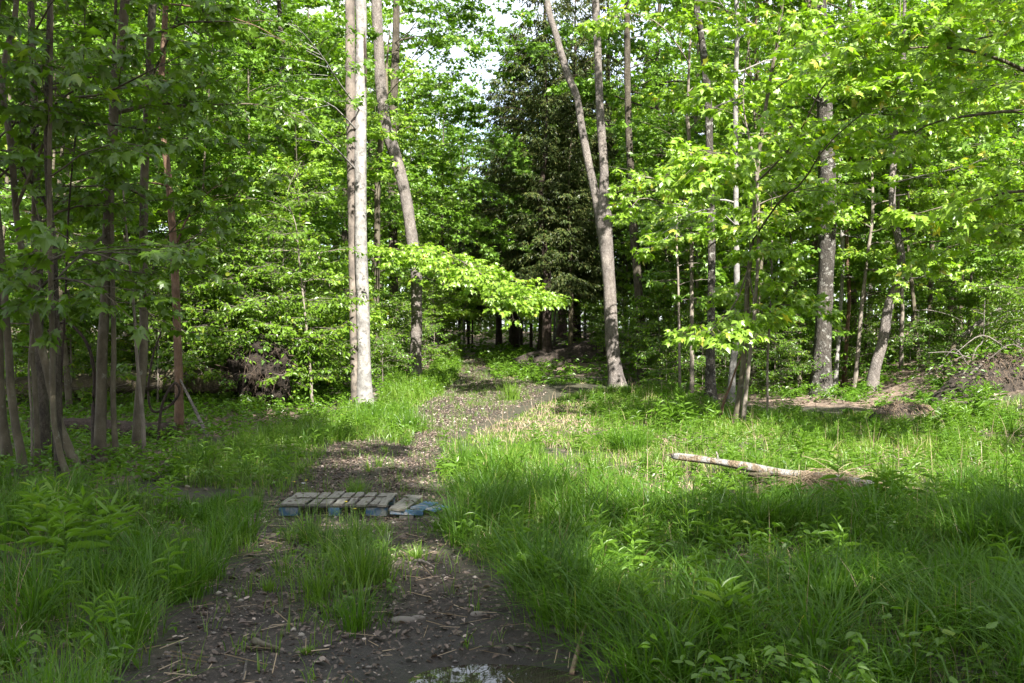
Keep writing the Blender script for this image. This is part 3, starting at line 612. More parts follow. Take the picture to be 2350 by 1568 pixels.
hero('hornbeam_tree', 'S-curved pale brown trunk leaning out and back on the right', 'tree', [(1998, 894, 29), (2009, 841, 24), (2024, 786, 22), (2031, 732, 22), (2040, 690, 21), (2060, 640, 20), (2064, 600, 19), (2058, 550, 17), (2046, 475, 16), (2053, 350, 14), (2068, 200, 14), (2078, 125, 12)], 12, 'bark_cherry', 'maple_bright',
     [dict(n=8, z0=6.0, z1=11.5, L=2.4, az=(1.2, 2.0), **dict(BR, den=1.0), cpx=[[(2062, 620, 0), (2100, 640, -1), (2150, 625, -1.6), (2220, 650, -2)], [(2058, 560, 0), (2110, 530, -1), (2180, 500, -1.6), (2230, 530, -2)], [(2050, 420, 0), (2130, 400, -1.4), (2220, 380, -2.4), (2330, 330, -3)], [(2050, 450, 0), (2140, 440, -1), (2230, 440, -2), (2330, 410, -2.4)], [(2065, 260, 0), (2140, 230, -1), (2240, 230, -2), (2340, 200, -2.4)]])])
RG = 'slim dappled trunks behind the S-curved tree'
hero('maple_tree', 'straight slim trunk, first to the right of the S-curved tree', 'tree', [(2068, 848, 10), (2068, 754, 9), (2069, 688, 8), (2065, 500, 7)], 11, 'bark_slim', 'maple_bright', [dict(n=14, z0=4.6, z1=10.6, L=2.2, size=.13, den=1)])
hero('maple_tree', 'slightly leaning trunk, second to the right of the S-curved tree', 'tree', [(2127, 820, 12), (2131, 754, 11), (2137, 688, 10), (2141, 500, 9)], 12, 'bark_smooth', 'maple_bright', [dict(n=14, z0=5, z1=11.6, L=2.3, size=.13, den=1)])
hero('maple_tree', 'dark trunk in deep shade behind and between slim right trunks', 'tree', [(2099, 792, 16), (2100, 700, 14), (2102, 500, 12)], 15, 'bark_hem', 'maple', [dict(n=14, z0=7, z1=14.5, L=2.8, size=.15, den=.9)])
hero('maple_tree', 'bent trunk with a crook at its foot beside the brush heap', 'tree', [(2176, 792, 9), (2180, 765, 9), (2187, 730, 8), (2190, 688, 8), (2186, 500, 7)], 11, 'bark_slim', 'maple_bright', [dict(n=13, z0=5, z1=10.6, L=2.2, size=.13, den=1)])
hero('maple_tree', 'mossy dark trunk rising behind the brush heap at right', 'tree', [(2242, 786, 9), (2240, 700, 8), (2238, 520, 8)], 11, 'bark_dark', 'maple', [dict(n=13, z0=5, z1=10.6, L=2.2, size=.13, den=1)])
hero('maple_tree', 'slim dark trunk, second from the right edge behind the brush heap', 'tree', [(2268, 768, 9), (2266, 680, 9), (2262, 520, 8)], 12, 'bark_dark', 'maple', [dict(n=13, z0=5.4, z1=11.6, L=2.3, size=.14, den=1)])
hero('maple_tree', 'dappled trunk nearest the right edge behind the brush heap', 'tree', [(2306, 766, 13), (2303, 650, 12), (2298, 500, 11)], 13, 'bark_mottled', 'maple', [dict(n=13, z0=5.6, z1=12.6, L=2.5, size=.14, den=1)])
# maple just beyond the right edge, its boughs reaching into the picture
def edge_tree(name, label, x, y, H, r, barkm, leafm, cfgs, cat='tree', group=None):
    SEED[0] += 1; rs = np.random.default_rng(SEED[0])
    base = np.array([x, y, float(gz(x, y))]); root = empty(name, base, label, cat, group)
    zs = np.linspace(-.12, H, 12); P = np.stack([.25 * np.sin(zs * .4 + x) * np.clip(zs / 3, 0, 1), .25 * np.cos(zs * .33 + y) * np.clip(zs / 3, 0, 1), zs], 1)
    P[:, :2] -= P[0, :2]
    Rr = np.maximum(.012, r * (1 - .9 * np.clip(zs / H, 0, 1) ** 1.1))
    mb = MB(); PP = catmull(P, 60); RR = np.interp(np.linspace(0, 11, 60), np.arange(12), Rr); tube(mb, PP, RR, 12, lump=.07, flare=.3, seed=SEED[0])
    tp, tr = pathfn(PP, RR); lm = MB()
    for c in cfgs: crown(rs, mb, lm, tp, tr, c)
    mb.build('trunk', M[barkm], root, True); lm.build('crown', M[leafm], root)
    return root
edge_tree('maple_tree', 'bright maple beyond the right edge, its sunlit boughs filling the upper right corner', 8.6, 12.3, 12, .14, 'bark_smooth', 'maple_bright',
          [dict(n=34, z0=3.0, z1=9.5, L=4.1, az=(math.pi, 1.7), **dict(BR, den=1.15))])
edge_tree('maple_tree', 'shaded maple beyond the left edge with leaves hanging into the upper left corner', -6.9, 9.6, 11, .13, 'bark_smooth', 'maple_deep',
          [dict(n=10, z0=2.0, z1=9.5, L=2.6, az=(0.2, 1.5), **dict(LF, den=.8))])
# trees behind the photographer that throw the foreground into shade
SHG = 'trees behind the camera that shade the foreground'
for x, y, H, r, z0, L in [(-3.4, -6.4, 18, .3, 6.5, 5.0), (4.1, -9.7, 18, .3, 3.5, 5.0), (10.0, -11.9, 18, .28, 4.5, 5.2), (-8.5, -1.8, 17, .28, 6.5, 4.8), (-4.6, -.4, 17, .25, 9.0, 4.0), (-.5, -2.3, 18.5, .27, 9.5, 4.0), (15, -6.5, 18, .28, 5, 4.6)]:
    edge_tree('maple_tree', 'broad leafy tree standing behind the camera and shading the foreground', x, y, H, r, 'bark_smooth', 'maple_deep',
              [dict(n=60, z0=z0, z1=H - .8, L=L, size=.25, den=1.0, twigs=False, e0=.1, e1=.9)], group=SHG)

def sliver(root_label, pts):
    r = [o for o in COL.objects if o.get('label', '').startswith(root_label)][0]; y = r.location[1]; R0 = px2m(26, y) / 2
    P = np.array([pix(u, v, y) - np.array(r.location) for u, v in pts]); P[:, 1] += .12 * np.sin(P[:, 2] * .55 + r.location[0]) - R0 * .97
    m_ = MB(); tube(m_, catmull(P, 20), .028 * np.sin(np.linspace(.15, 2.9, 20)) + .004, 6); m_.build('dead_split', M['bark_hem'], r, True)
sliver('pale grey two stemmed', [(836, 72), (838, 110), (840, 150), (841, 192)])
# ---- library of background trees: one of each kind is built, the rest are copies of it and of its parts
def lib_tree(seed, H, r, barkm, leafm, cfg, curve=.25):
    rs = np.random.default_rng(seed)
    zs = np.linspace(-.15, H, 10)
    P = np.stack([curve * np.sin(zs * .35 + seed), curve * np.cos(zs * .3 + seed * 2), zs], 1) * np.stack([np.clip(zs / 4, 0, 1)] * 2 + [np.ones(10)], 1)
    Rr = np.maximum(.006, r * (1 - .92 * np.clip(zs / H, 0, 1)))
    mb = MB(); PP = catmull(P, 30); RR = np.interp(np.linspace(0, 9, 30), np.arange(10), Rr); tube(mb, PP, RR, 9, lump=.06, flare=.3, seed=seed)
    tp, tr = pathfn(PP, RR); lm = MB(); crown(rs, mb, lm, tp, tr, cfg)
    return mb.mesh('trunk', M[barkm], True), lm.mesh('crown', M[leafm])
def lib_hemlock(seed, H, r, low=1.5):
    rs = np.random.default_rng(seed); mb = MB(); lm = MB()
    zs = np.linspace(-.15, H, 16); tube(mb, np.stack([zs * 0, zs * 0, zs], 1), np.maximum(.01, r * (1 - .95 * np.clip(zs / H, 0, 1))), 10, lump=.06, flare=.3, seed=seed)
    h = low
    while h < H - .15:
        f = (h - low) / (H - low)
        L0 = (1 - f) ** .75 * H * .20 + .25
        for k in range(rs.integers(3, 6)):
            az = rs.uniform(0, 2 * math.pi); L = L0 * rs.uniform(.65, 1.15)
            t = np.linspace(0, 1, 6); e = .15 + .5 * f
            r_ = L * t; zz = h + L * (math.sin(e) * t - .38 * t ** 2 * (1 - .5 * f))
            P = np.stack([r_ * math.cos(az), r_ * math.sin(az), zz], 1)
            tubes_batch(mb, P[None], np.linspace(.006 + .009 * L, .004, 6)[None], 4)
            ns = max(4, int(L / .10)); tt = rs.uniform(.12, 1, ns); p0 = np.stack([np.interp(tt, t, P[:, i_]) for i_ in range(3)], 1)
            dirv = np.array([math.cos(az), math.sin(az), -.2]); sd = np.array([-math.sin(az), math.cos(az), 0])
            sg = np.where(rs.random(ns) < .5, 1, -1)[:, None]
            d = nrm(dirv * rs.uniform(.5, 1, (ns, 1)) + sd * sg * rs.uniform(.4, 1, (ns, 1)) + np.array([0, 0, -1]) * rs.uniform(0, .5, (ns, 1)))
            sl = np.minimum(.75, .35 * L * (1.1 - tt) + .15) * rs.uniform(.7, 1.2, ns)
            nk = 7
            q = np.repeat(np.arange(ns), nk); s_ = rs.uniform(0, 1, len(q)); pos = p0[q] + d[q] * (sl[q] * s_)[:, None]; pos[:, 2] -= .25 * sl[q] * s_ ** 2
            s2 = nrm(np.cross(d[q], [0, 0, 1.])) * np.where(rs.random(len(q)) < .5, 1, -1)[:, None]
            dd = d[q] * rs.uniform(.4, 1, (len(q), 1)) + s2 * rs.uniform(.2, .9, (len(q), 1)) + np.array([0, 0, -1]) * rs.uniform(0, .5, (len(q), 1))
            var = np.clip(rs.normal(.4, .2, len(q)), 0, .85); yg = rs.random(len(q)) < .30; var[yg] = rs.uniform(.9, 1, yg.sum())
            leaves(lm, NEEDLE, pos, dd, np.array([0, 0, 1.]) + rs.normal(0, .35, pos.shape), rs.uniform(.13, .24, len(q)), var)
        h += rs.uniform(.16, .30)
    return mb.mesh('trunk', M['bark_hem'], True), lm.mesh('crown', M['hemlock'])
LIB = {
 'tall': [lib_tree(11, 21, .17, 'bark_dark', 'maple', dict(n=34, z0=5, z1=20, L=4.2, size=.18, den=1.3, twigs=False)),
          lib_tree(12, 23, .20, 'bark_mottled', 'maple', dict(n=36, z0=6, z1=22, L=4.4, size=.18, den=1.3, twigs=False)),
          lib_tree(13, 20, .15, 'bark_smooth', 'maple_bright', dict(n=32, z0=4.5, z1=19, L=4.0, size=.18, den=1.3, twigs=False))],
 'slim': [lib_tree(21, 11, .055, 'bark_smooth', 'maple', dict(n=32, z0=1.4, z1=10.6, L=2.4, size=.135, den=1.5, twigs=False)),
          lib_tree(22, 9, .045, 'bark_dark', 'maple_bright', dict(n=30, z0=1.0, z1=8.7, L=2.2, size=.135, den=1.5, twigs=False)),
          lib_tree(23, 12, .065, 'bark_smooth', 'maple', dict(n=30, z0=2.0, z1=11.6, L=2.5, size=.135, den=1.5, twigs=False))],
 'bush': [lib_tree(31, 2.4, .018, 'bark_slim', 'beech', dict(n=26, z0=.25, z1=2.3, L=1.2, leaf=OVAL, size=.095, den=1.5, young=.05), .08),
          lib_tree(32, 3.6, .022, 'bark_slim', 'beech', dict(n=32, z0=.4, z1=3.5, L=1.45, leaf=OVAL, size=.095, den=1.5, young=.05), .1),
          lib_tree(33, 1.5, .012, 'bark_slim', 'cover', dict(n=18, z0=.15, z1=1.4, L=.85, leaf=OVAL, size=.08, den=1.1, young=.05), .05)],
 'hem': [lib_hemlock(41, 17, .30, 3.2), lib_hemlock(42, 13, .2, 2.2)],
}
GEN = []
CNT = {k: 0 for k in LIB}
def place(kind, var, x, y, sc=1.0, rz=None, lm=None):
    CNT[kind] += 1
    tr_, cr_ = LIB[kind][var % len(LIB[kind])]
    nm, cat = {'tall': ('maple_tree', 'tree'), 'slim': ('young_maple', 'tree'), 'bush': ('leafy_shrub', 'shrub'), 'hem': ('hemlock_tree', 'conifer')}[kind]
    rs = np.random.default_rng(5000 + len(GEN))
    root = empty(nm, (x, y, float(gz(x, y)) - .03), 'x', cat, rz=float(rs.uniform(0, 6.28)) if rz is None else rz, sc=sc)
    for n_, me in (('trunk', tr_), ('crown', cr_)):
        o = bpy.data.objects.new(n_, me); COL.objects.link(o); o.parent = root
    GEN.append((root, kind, CX + F * x / y, y)); return root
def at(u, y):   # x of a 2350-view column at distance y
    return (u * K - CX) / F * y
# hemlocks by the far end of the track
for u, y, v_, s_ in [(1250, 37, 0, 1.0), (1180, 43, 0, .92), (1320, 41, 0, 1.0), (1145, 50, 1, .95), (1395, 44, 0, 1.15), (1015, 47, 1, .7), (1075, 60, 1, .75), (1500, 48, 0, 1.0), (560, 46, 0, 1.1), (420, 44, 0, 1.15), (1290, 58, 0, 1.1), (1620, 52, 0, 1.0), (180, 40, 0, 1.1), (1100, 70, 1, .8), (960, 62, 1, .8)]:
    place('hem', v_, at(u, y), y, s_)
for u, y, s_ in [(1125, 66, .68), (1060, 76, .8), (1010, 70, .85), (1170, 80, .85)]: place('tall', int(y) % 3, at(u, y), y, s_)
# tall woodland trees, left then right of the track
rt = np.random.default_rng(77)
def too_central(x, y):   # the ride stays open
    return abs(x - (-.5 + .02 * y)) < 2.6 + .02 * y
for u, y in [(640, 27), (560, 31), (470, 27), (360, 30), (250, 26), (140, 29), (40, 25), (700, 36), (600, 41), (480, 38), (330, 41), (200, 37), (70, 40), (760, 44), (850, 42), (-80, 30), (-60, 22), (20, 52), (300, 55), (550, 56), (720, 58), (860, 56), (160, 20),
             (1520, 33), (1590, 38), (1690, 33), (1790, 37), (1850, 31), (1960, 34), (2060, 38), (2160, 33), (2250, 37), (2330, 31), (1560, 47), (1700, 49), (1900, 47), (2100, 48), (2290, 48), (2420, 36), (2450, 28), (1450, 60), (1620, 62), (1820, 60), (2020, 60), (2200, 62)]:
    place('tall', rt.integers(0, 3), at(u, y) + rt.normal(0, .3), y, rt.uniform(.8, 1.1))
for u, y in [(500, 20), (580, 22), (660, 24), (740, 25), (450, 24), (340, 20), (200, 17), (90, 16), (270, 23), (620, 29), (540, 26), (780, 30), (-20, 18), (700, 21), (150, 23), (850, 33), (400, 33), (960, 36), (1000, 41), (980, 52), (1030, 56),
             (1525, 30), (1585, 30), (1610, 27), (1660, 30), (1720, 25), (1800, 27), (1845, 25), (1980, 28), (2040, 31), (2110, 26), (2180, 29), (2230, 27), (2290, 30), (2340, 25), (1480, 36), (1760, 32), (1920, 30), (2150, 36), (1440, 40), (2380, 22), (1640, 36), (2400, 30), (1870, 38), (2010, 40), (2260, 41)]:
    place('slim', rt.integers(0, 3), at(u, y) + rt.normal(0, .2), y, rt.uniform(.75, 1.1))
for u, y, v_ in [(548, 19.3, 2), (562, 18.7, 1), (636, 18.9, 1), (604, 19.4, 1), (572, 19.0, 0), (618, 19.3, 0), (655, 19.4, 0), (596, 18.4, 2), (530, 19.6, 0), (500, 19, 2), (690, 19.8, 0), (610, 18.6, 2), (440, 19, 0), (520, 19.5, 1), (600, 21, 1), (660, 21.5, 0), (700, 22.5, 1), (760, 23, 0), (560, 23.5, 1), (480, 22, 1), (640, 25, 1), (720, 27, 1), (780, 26, 1), (400, 22, 0), (350, 18, 0), (300, 21, 1), (220, 19, 0), (160, 18, 1), (100, 20, 1), (40, 18, 0), (878, 24.5, 2), (862, 26, 0), (872, 29, 0), (930, 32, 0), (985, 33, 2), (990, 36, 1), (1020, 42, 1), (1000, 38, 0),
                 (1440, 30, 2), (1520, 27, 0), (1540, 24, 2), (1560, 27, 0), (1610, 25, 2), (1660, 26, 0), (1700, 24, 2), (1780, 24, 0), (1830, 23.5, 2), (1860, 26, 0), (1940, 25, 2), (1990, 27, 0), (2080, 26, 2), (2130, 24, 2), (2200, 26, 0), (2330, 24, 0), (1150, 52, 1), (1210, 50, 1), (1120, 58, 1), (1345, 40, 0), (1400, 34, 2), (1430, 32, 0), (2400, 20, 1), (2300, 33, 1), (2060, 33, 1), (1880, 34, 1), (1740, 30, 1), (1590, 31, 1), (600, 33, 1), (500, 30, 1), (380, 28, 1), (240, 30, 1), (120, 27, 1), (20, 24, 1), (700, 33, 1), (800, 35, 1)]:
    place('bush', v_, at(u, y) + rt.normal(0, .1), y, rt.uniform(.8, 1.2))

# ------------------------------------------------------------------ grass, herbs, litter (nobody could count these: stuff)
def blades(mb, x, y, z, h, az, lean, w, var, seg=4):
    n = len(x); t = np.linspace(0, 1, seg + 1)
    hx = np.cos(az); hy = np.sin(az)
    out = (lean * h)[:, None] * t[None] ** 1.8
    up = h[:, None] * (t[None] - .42 * np.minimum(lean, 1.3)[:, None] * t[None] ** 2.4)
    cx_ = x[:, None] + hx[:, None] * out; cy_ = y[:, None] + hy[:, None] * out; cz_ = z[:, None] + up
    tw = az + np.pi / 2 + rng.normal(0, .5, n)
    wd = w[:, None] * np.array([.8, 1, .85, .55, .04][:seg + 1] if seg == 4 else np.linspace(1, .05, seg + 1))[None]
    lx = np.cos(tw)[:, None] * wd; ly = np.sin(tw)[:, None] * wd
    A = np.stack([cx_ - lx, cy_ - ly, cz_], -1); B = np.stack([cx_ + lx, cy_ + ly, cz_], -1)
    Vv = np.stack([A, B], 2).reshape(n, -1, 3)
    k = (seg + 1) * 2
    b = (np.arange(n) * k)[:, None]; i = (np.arange(seg) * 2)[None]
    q = np.stack([b + i, b + i + 1, b + i + 3, b + i + 2], -1).reshape(-1, 4)
    mb.add(Vv.reshape(-1, 3), q=q, var=np.repeat(var, k))
def scatter(pg, n):
    lo, hi = pg.min(0), pg.max(0); out = []
    tot = 0
    while tot < n:
        p = rng.uniform(lo, hi, (n * 2, 2)); p = p[inside(pg, p[:, 0], p[:, 1])]
        out.append(p); tot += len(p)
        if len(p) == 0: break
    return np.concatenate(out)[:n]
def area(pg):
    x, y = pg[:, 0], pg[:, 1]; return abs(.5 * np.sum(x * np.roll(y, -1) - y * np.roll(x, -1)))
Z_SR = poly([(1000, 1225), (1060, 1130), (1150, 1090), (1400, 1150), (1700, 1190), (2350, 1130), (2850, 1100), (2850, 1950), (1660, 1950), (1420, 1568), (1250, 1450), (1080, 1310)])
Z_SL = poly([(-500, 1160), (0, 1145), (140, 1150), (260, 1172), (420, 1165), (560, 1150), (640, 1145), (600, 1190), (590, 1250), (400, 1420), (330, 1520), (130, 1950), (-700, 1950)])
Z_MR = poly([(1000, 1140), (1015, 1030), (1140, 975), (1215, 945), (1300, 905), (1480, 890), (1700, 950), (2350, 925), (2850, 900), (2850, 1130), (2350, 1140), (1700, 1195), (1400, 1150), (1150, 1095)])
Z_ML = poly([(400, 1120), (400, 1060), (640, 980), (840, 925), (960, 955), (985, 985), (930, 1020), (860, 1003), (770, 1018), (700, 1080), (650, 1145)])
Z_MC = poly([(790, 1145), (838, 1075), (885, 1012), (935, 1012), (890, 1060), (850, 1145)])
Z_VL = poly([(860, 935), (890, 880), (980, 858), (1050, 868), (1040, 885), (1000, 915), (950, 955)])
Z_FL = poly([(985, 862), (1005, 815), (1062, 800), (1056, 874), (1040, 882)])
Z_FR = poly([(1118, 850), (1105, 812), (1180, 815), (1260, 872), (1420, 885), (1240, 890), (1140, 878)])
def off(p, keep_on=.02):
    m = dirtmask(p[:, 0], p[:, 1]); return p[~m | (rng.random(len(p)) < keep_on)]
gb = MB(); sb_ = MB()
LA2, LB2 = np.array([1.92, 10.6]), np.array([3.68, 8.95])
def low_by_log(x, y):
    t = np.clip(((x - LA2[0]) * (LB2 - LA2)[0] + (y - LA2[1]) * (LB2 - LA2)[1]) / ((LB2 - LA2) ** 2).sum(), -.15, 1.1)
    dx = x - (LA2[0] + t * (LB2 - LA2)[0]); dy = y - (LA2[1] + t * (LB2 - LA2)[1])
    return (np.hypot(dx, dy) < 1.1) & (dy < .1)
def grass_zone(mb, pg, dens, hmin, hmax, w, clump=None, lean=(.25, .9), var=(.45, .2), thr=None, keep=.02, dry=.025):
    n = int(area(pg) * dens)
    if clump:
        nc = max(1, n // clump); c = off(scatter(pg, nc), .0)
        if thr: c = c[vnoise(c[:, 0] * 1.3 + 3, c[:, 1] * 1.3) > thr]
        q = np.repeat(np.arange(len(c)), clump)
        rad = np.abs(rng.normal(0, .055, len(q))); a = rng.uniform(0, 6.283, len(q))
        sc = rng.uniform(.65, 1.1, len(c))[q]
        x = c[q, 0] + rad * np.cos(a); y = c[q, 1] + rad * np.sin(a); az = a + rng.normal(0, .6, len(q))
        vv = rng.normal(0, .16, len(c))[q]
    else:
        p = off(scatter(pg, n), keep)
        if thr: p = p[vnoise(p[:, 0] * 1.6 + 3, p[:, 1] * 1.6) > thr * rng.uniform(.6, 1.3, len(p))]
        x, y = p[:, 0], p[:, 1]; az = rng.uniform(0, 6.283, len(x)); sc = 1; vv = 0
    h = rng.uniform(hmin, hmax, len(x)) * sc
    h = h * (.55 + .65 * sstep(.25, .7, vnoise(x * 1.1 + 17, y * 1.1 + 40)))
    h = np.where(low_by_log(x, y), h * .35, h)
    h = h * (1 - .62 * sstep(12.5, 15.5, y) * sstep(3.2, 1.2, x) * sstep(-2.0, -1.0, x))
    h = np.where((x > -2.5) & (x < -.35) & (y > 7.35) & (y < 8.3), h * .36, h)
    far = np.maximum(1, y / 9.0)
    v = np.clip(rng.normal(var[0], var[1], len(x)) + vv, 0, .86)
    dd_ = rng.random(len(x)) < dry; v[dd_] = rng.uniform(.9, 1, dd_.sum())
    blades(mb, x, y, gz(x, y) - .01, h, az, np.clip(rng.normal(np.mean(lean), .38, len(x)), .03, 1.7), w * far ** .7 * rng.uniform(.7, 1.25, len(x)), v)
grass_zone(sb_, Z_SR, 850, .26, .62, .0044, clump=70, lean=(.5, 1.15), dry=.05)
grass_zone(gb, Z_SR, 520, .10, .40, .0030, dry=.08)
grass_zone(sb_, Z_SR, 90, .4, .7, .0055, lean=(.8, 1.3))
grass_zone(sb_, Z_SL, 750, .24, .50, .0038, clump=60, lean=(.35, .9))
grass_zone(gb, Z_SL, 650, .12, .34, .0026)
grass_zone(gb, HUMP, 900, .14, .40, .0026, clump=40, lean=(.3, .9), thr=.26, var=(.28, .2))
grass_zone(gb, Z_MR, 430, .08, .28, .0036, lean=(.3, .9), var=(.74, .2), thr=.2, dry=.12)  # lighter, yellower blades paint the sunlit strip brighter
grass_zone(sb_, Z_MR, 200, .2, .40, .0036, clump=70, lean=(.35, .95), thr=.4)
grass_zone(gb, Z_ML, 520, .10, .30, .0030)
grass_zone(sb_, Z_ML, 200, .2, .42, .003, clump=60, thr=.45)
grass_zone(gb, Z_MC, 520, .10, .28, .0030, clump=40, lean=(.2, .8))
grass_zone(gb, Z_VL, 420, .12, .36, .0036, var=(.6, .2))
grass_zone(gb, Z_FL, 160, .14, .36, .0036)
grass_zone(gb, Z_FR, 160, .08, .2, .0036)
stb = MB()
for pg, d, h1 in ((Z_MR, 170, .20), (Z_VL, 160, .16), (Z_SR, 55, .26), (Z_SL, 60, .22), (Z_ML, 60, .16), (Z_FR, 120, .14)):
    p = off(scatter(pg, int(area(pg) * d)), .1); p = p[vnoise(p[:, 0] * 1.2 + 71, p[:, 1] * 1.2 + 33) > .38]; n_ = len(p)
    blades(stb, p[:, 0], p[:, 1], gz(p[:, 0], p[:, 1]) - .01, rng.uniform(.05, h1, n_), rng.uniform(0, 6.28, n_), np.clip(rng.normal(.9, .4, n_), .1, 1.6), np.full(n_, .0026) * np.maximum(1, p[:, 1] / 9) ** .7, np.clip(rng.normal(.6, .25, n_), 0, 1))
for pg, d in ((Z_MR, 5), (Z_SR, 6), (Z_SL, 5)):
    p = off(scatter(pg, int(area(pg) * d)), 0); n_ = len(p)
    blades(stb, p[:, 0], p[:, 1], gz(p[:, 0], p[:, 1]) - .01, rng.uniform(.3, .62, n_), rng.uniform(0, 6.28, n_), np.clip(rng.normal(.5, .5, n_), .05, 1.6), np.full(n_, .0022) * np.maximum(1, p[:, 1] / 9) ** .7, np.clip(rng.normal(.35, .25, n_), 0, 1))
tag(stb.build('dry_grass', M['straw']), 'pale dead grass blades mixed through the living meadow grass', 'dry grass', kind='stuff')
# sparse tufts pushing through the dirt
for pg, d in ((DIRT[0], 80), (DIRT[1], 110), (DIRT[2], 100), (DIRT[3], 150), (DIRT[4], 110)):
    n = int(area(pg) * d / 6); c = scatter(pg, n); q = np.repeat(np.arange(len(c)), 7)
    x = c[q, 0] + rng.normal(0, .03, len(q)); y = c[q, 1] + rng.normal(0, .03, len(q))
    ok = ((x - .02) / .85) ** 2 + ((y - 4.2) / .55) ** 2 > 1
    x, y = x[ok], y[ok]
    blades(gb, x, y, gz(x, y) - .01, rng.uniform(.06, .2, len(x)), rng.uniform(0, 6.28, len(x)), np.clip(rng.normal(.5, .3, len(x)), .05, 1.4), np.full(len(x), .0024), np.clip(rng.normal(.45, .2, len(x)), 0, .85))
tag(gb.build('grass', M['grass']), 'fresh short and knee high meadow grass over the clearing and track hump', 'grass', kind='stuff')
tag(sb_.build('sedge', M['sedge']), 'dark green arching sedge filling the shaded foreground', 'sedge', kind='stuff')
# lance leaved herbs
def herb(mb, x, y, z, h, n, ls, tm, rs, var=.5, tuft=True, stem=True):
    t = np.linspace(.15, 1, n) ** .8
    az = np.arange(n) * 2.4 + rs.uniform(0, 6.28); el = .15 + .75 * t + rs.normal(0, .15, n)
    lx, ly = rs.normal(0, .08, 2) * h
    P = np.stack([x + lx * t, y + ly * t, z + h * t], 1)
    D = np.stack([np.cos(az) * np.cos(el), np.sin(az) * np.cos(el), np.sin(el)], 1)
    sz = ls * (.55 + .8 * np.sin(math.pi * np.minimum(t, .9))) * rs.uniform(.8, 1.15, n)
    leaves(mb, tm, P, D, np.array([0, 0, 1.]) + rs.normal(0, .2, P.shape), sz, np.clip(var + .28 * t - .1 + rs.normal(0, .1, n), 0, .95))
    if stem: tubes_batch(mb, np.array([[[x, y, z - .02], [x + lx * .5, y + ly * .5, z + h * .5], [x + lx, y + ly, z + h]]]), np.array([[.003, .0026, .0015]]), 3, var=.3)
RB_POLY = poly([(1480, 890), (1600, 925), (1900, 930), (2350, 925), (2850, 900), (2850, 790), (1460, 800)])
hb = MB(); rs = np.random.default_rng(900)
for pg, d, h0, h1, thr in ((Z_MR, 15, .16, .36, .40), (Z_SR, 6, .16, .42, .40), (Z_SL, 3.5, .2, .42, .45), (Z_ML, 6, .15, .4, .4), (Z_VL, 8, .2, .5, .2), (Z_FR, 3, .2, .5, .2), (Z_FL, 3, .2, .5, .2), (RB_POLY, 3, .15, .4, .3)):
    p = off(scatter(pg, int(area(pg) * d)), 0)
    p = p[vnoise(p[:, 0] * .9 + 31, p[:, 1] * .9 + 11) > thr]
    for x, y in p[p[:, 1] > 2.6]:
        if 13.5 < y < 27 and -2.2 < x < .06 * y + .6 and rs.random() < .85: continue
        herb(hb, x, y, float(gz(x, y)), rs.uniform(h0, h1) * (.4 if bool(low_by_log(x, y)) else 1), rs.integers(12, 20), rs.uniform(.06, .11), LANCE, rs)
tag(hb.build('wild_herbs', M['herb']), 'lance leaved herbs growing through the meadow grass', 'herbs', kind='stuff')
# broad low cover
cb = MB()
def cover(pg, n, sz, hmax, thr, tm=OVAL):
    p = off(scatter(pg, n), .03); p = p[vnoise(p[:, 0] * .8 + 61, p[:, 1] * .8 + 21) > thr]
    q = np.repeat(np.arange(len(p)), 5); h = rng.uniform(.03, hmax, len(p))
    az = np.tile(np.arange(5) * 1.257, len(p)) + np.repeat(rng.uniform(0, 6.28, len(p)), 5)
    P = np.stack([p[q, 0], p[q, 1], gz(p[q, 0], p[q, 1]) + h[q] * rng.uniform(.7, 1.1, len(q))], 1)
    D = np.stack([np.cos(az), np.sin(az), rng.uniform(-.3, .35, len(q))], 1)
    leaves(cb, tm, P, D, np.array([0, 0, 1.]) + rng.normal(0, .25, P.shape), sz * rng.uniform(.6, 1.2, len(q)) * np.maximum(1, p[q, 1] / 16) ** .5, np.clip(rng.normal(.5, .2, len(q)), 0, 1))
    s_ = p[rng.random(len(p)) < .5]; hh = rng.uniform(.03, hmax, len(s_)); z = gz(s_[:, 0], s_[:, 1])
    tubes_batch(cb, np.stack([np.stack([s_[:, 0], s_[:, 1], z - .01], 1), np.stack([s_[:, 0], s_[:, 1], z + hh], 1)], 1), np.full((len(s_), 2), .0018), 3, var=.3)
LF_POLY = poly([(-600, 1170), (-600, 900), (420, 860), (620, 880), (840, 900), (840, 930), (640, 985), (430, 1040), (430, 1125), (200, 1140)])
RB_POLY = poly([(1480, 890), (1600, 925), (1900, 930), (2350, 925), (2850, 900), (2850, 790), (1460, 800)])
LB_POLY = poly([(-600, 900), (-600, 800), (900, 800), (960, 850), (860, 925), (600, 880), (420, 860)])
cover(LF_POLY, 9500, .085, .30, .26); cover(Z_ML, 1500, .06, .25, .40); cover(Z_SL, 900, .06, .3, .5); cover(Z_MR, 1500, .06, .16, .5)
cover(RB_POLY, 7000, .085, .36, .28); cover(LB_POLY, 9000, .09, .5, .22); cover(Z_VL, 700, .06, .35, .3); cover(Z_FR, 900, .08, .14, .2); cover(Z_FL, 600, .08, .4, .2); cover(Z_SR, 1500, .065, .3, .42); cover(HUMP, 70, .05, .15, .3)
cover(DIRT[0], 60, .045, .08, .3)
FAR = np.array([[-45., 34], [45, 34], [70, 95], [-70, 95]])
cover(np.array([[-1.5, 27.], [8, 27], [10, 40], [-2.5, 46]]), 2600, .10, .4, .25); cover(FAR, 5200, .16, .7, .35)
tag(cb.build('ground_cover', M['cover']), 'low round leaved seedlings spreading over the woodland floor', 'ground cover', kind='stuff')
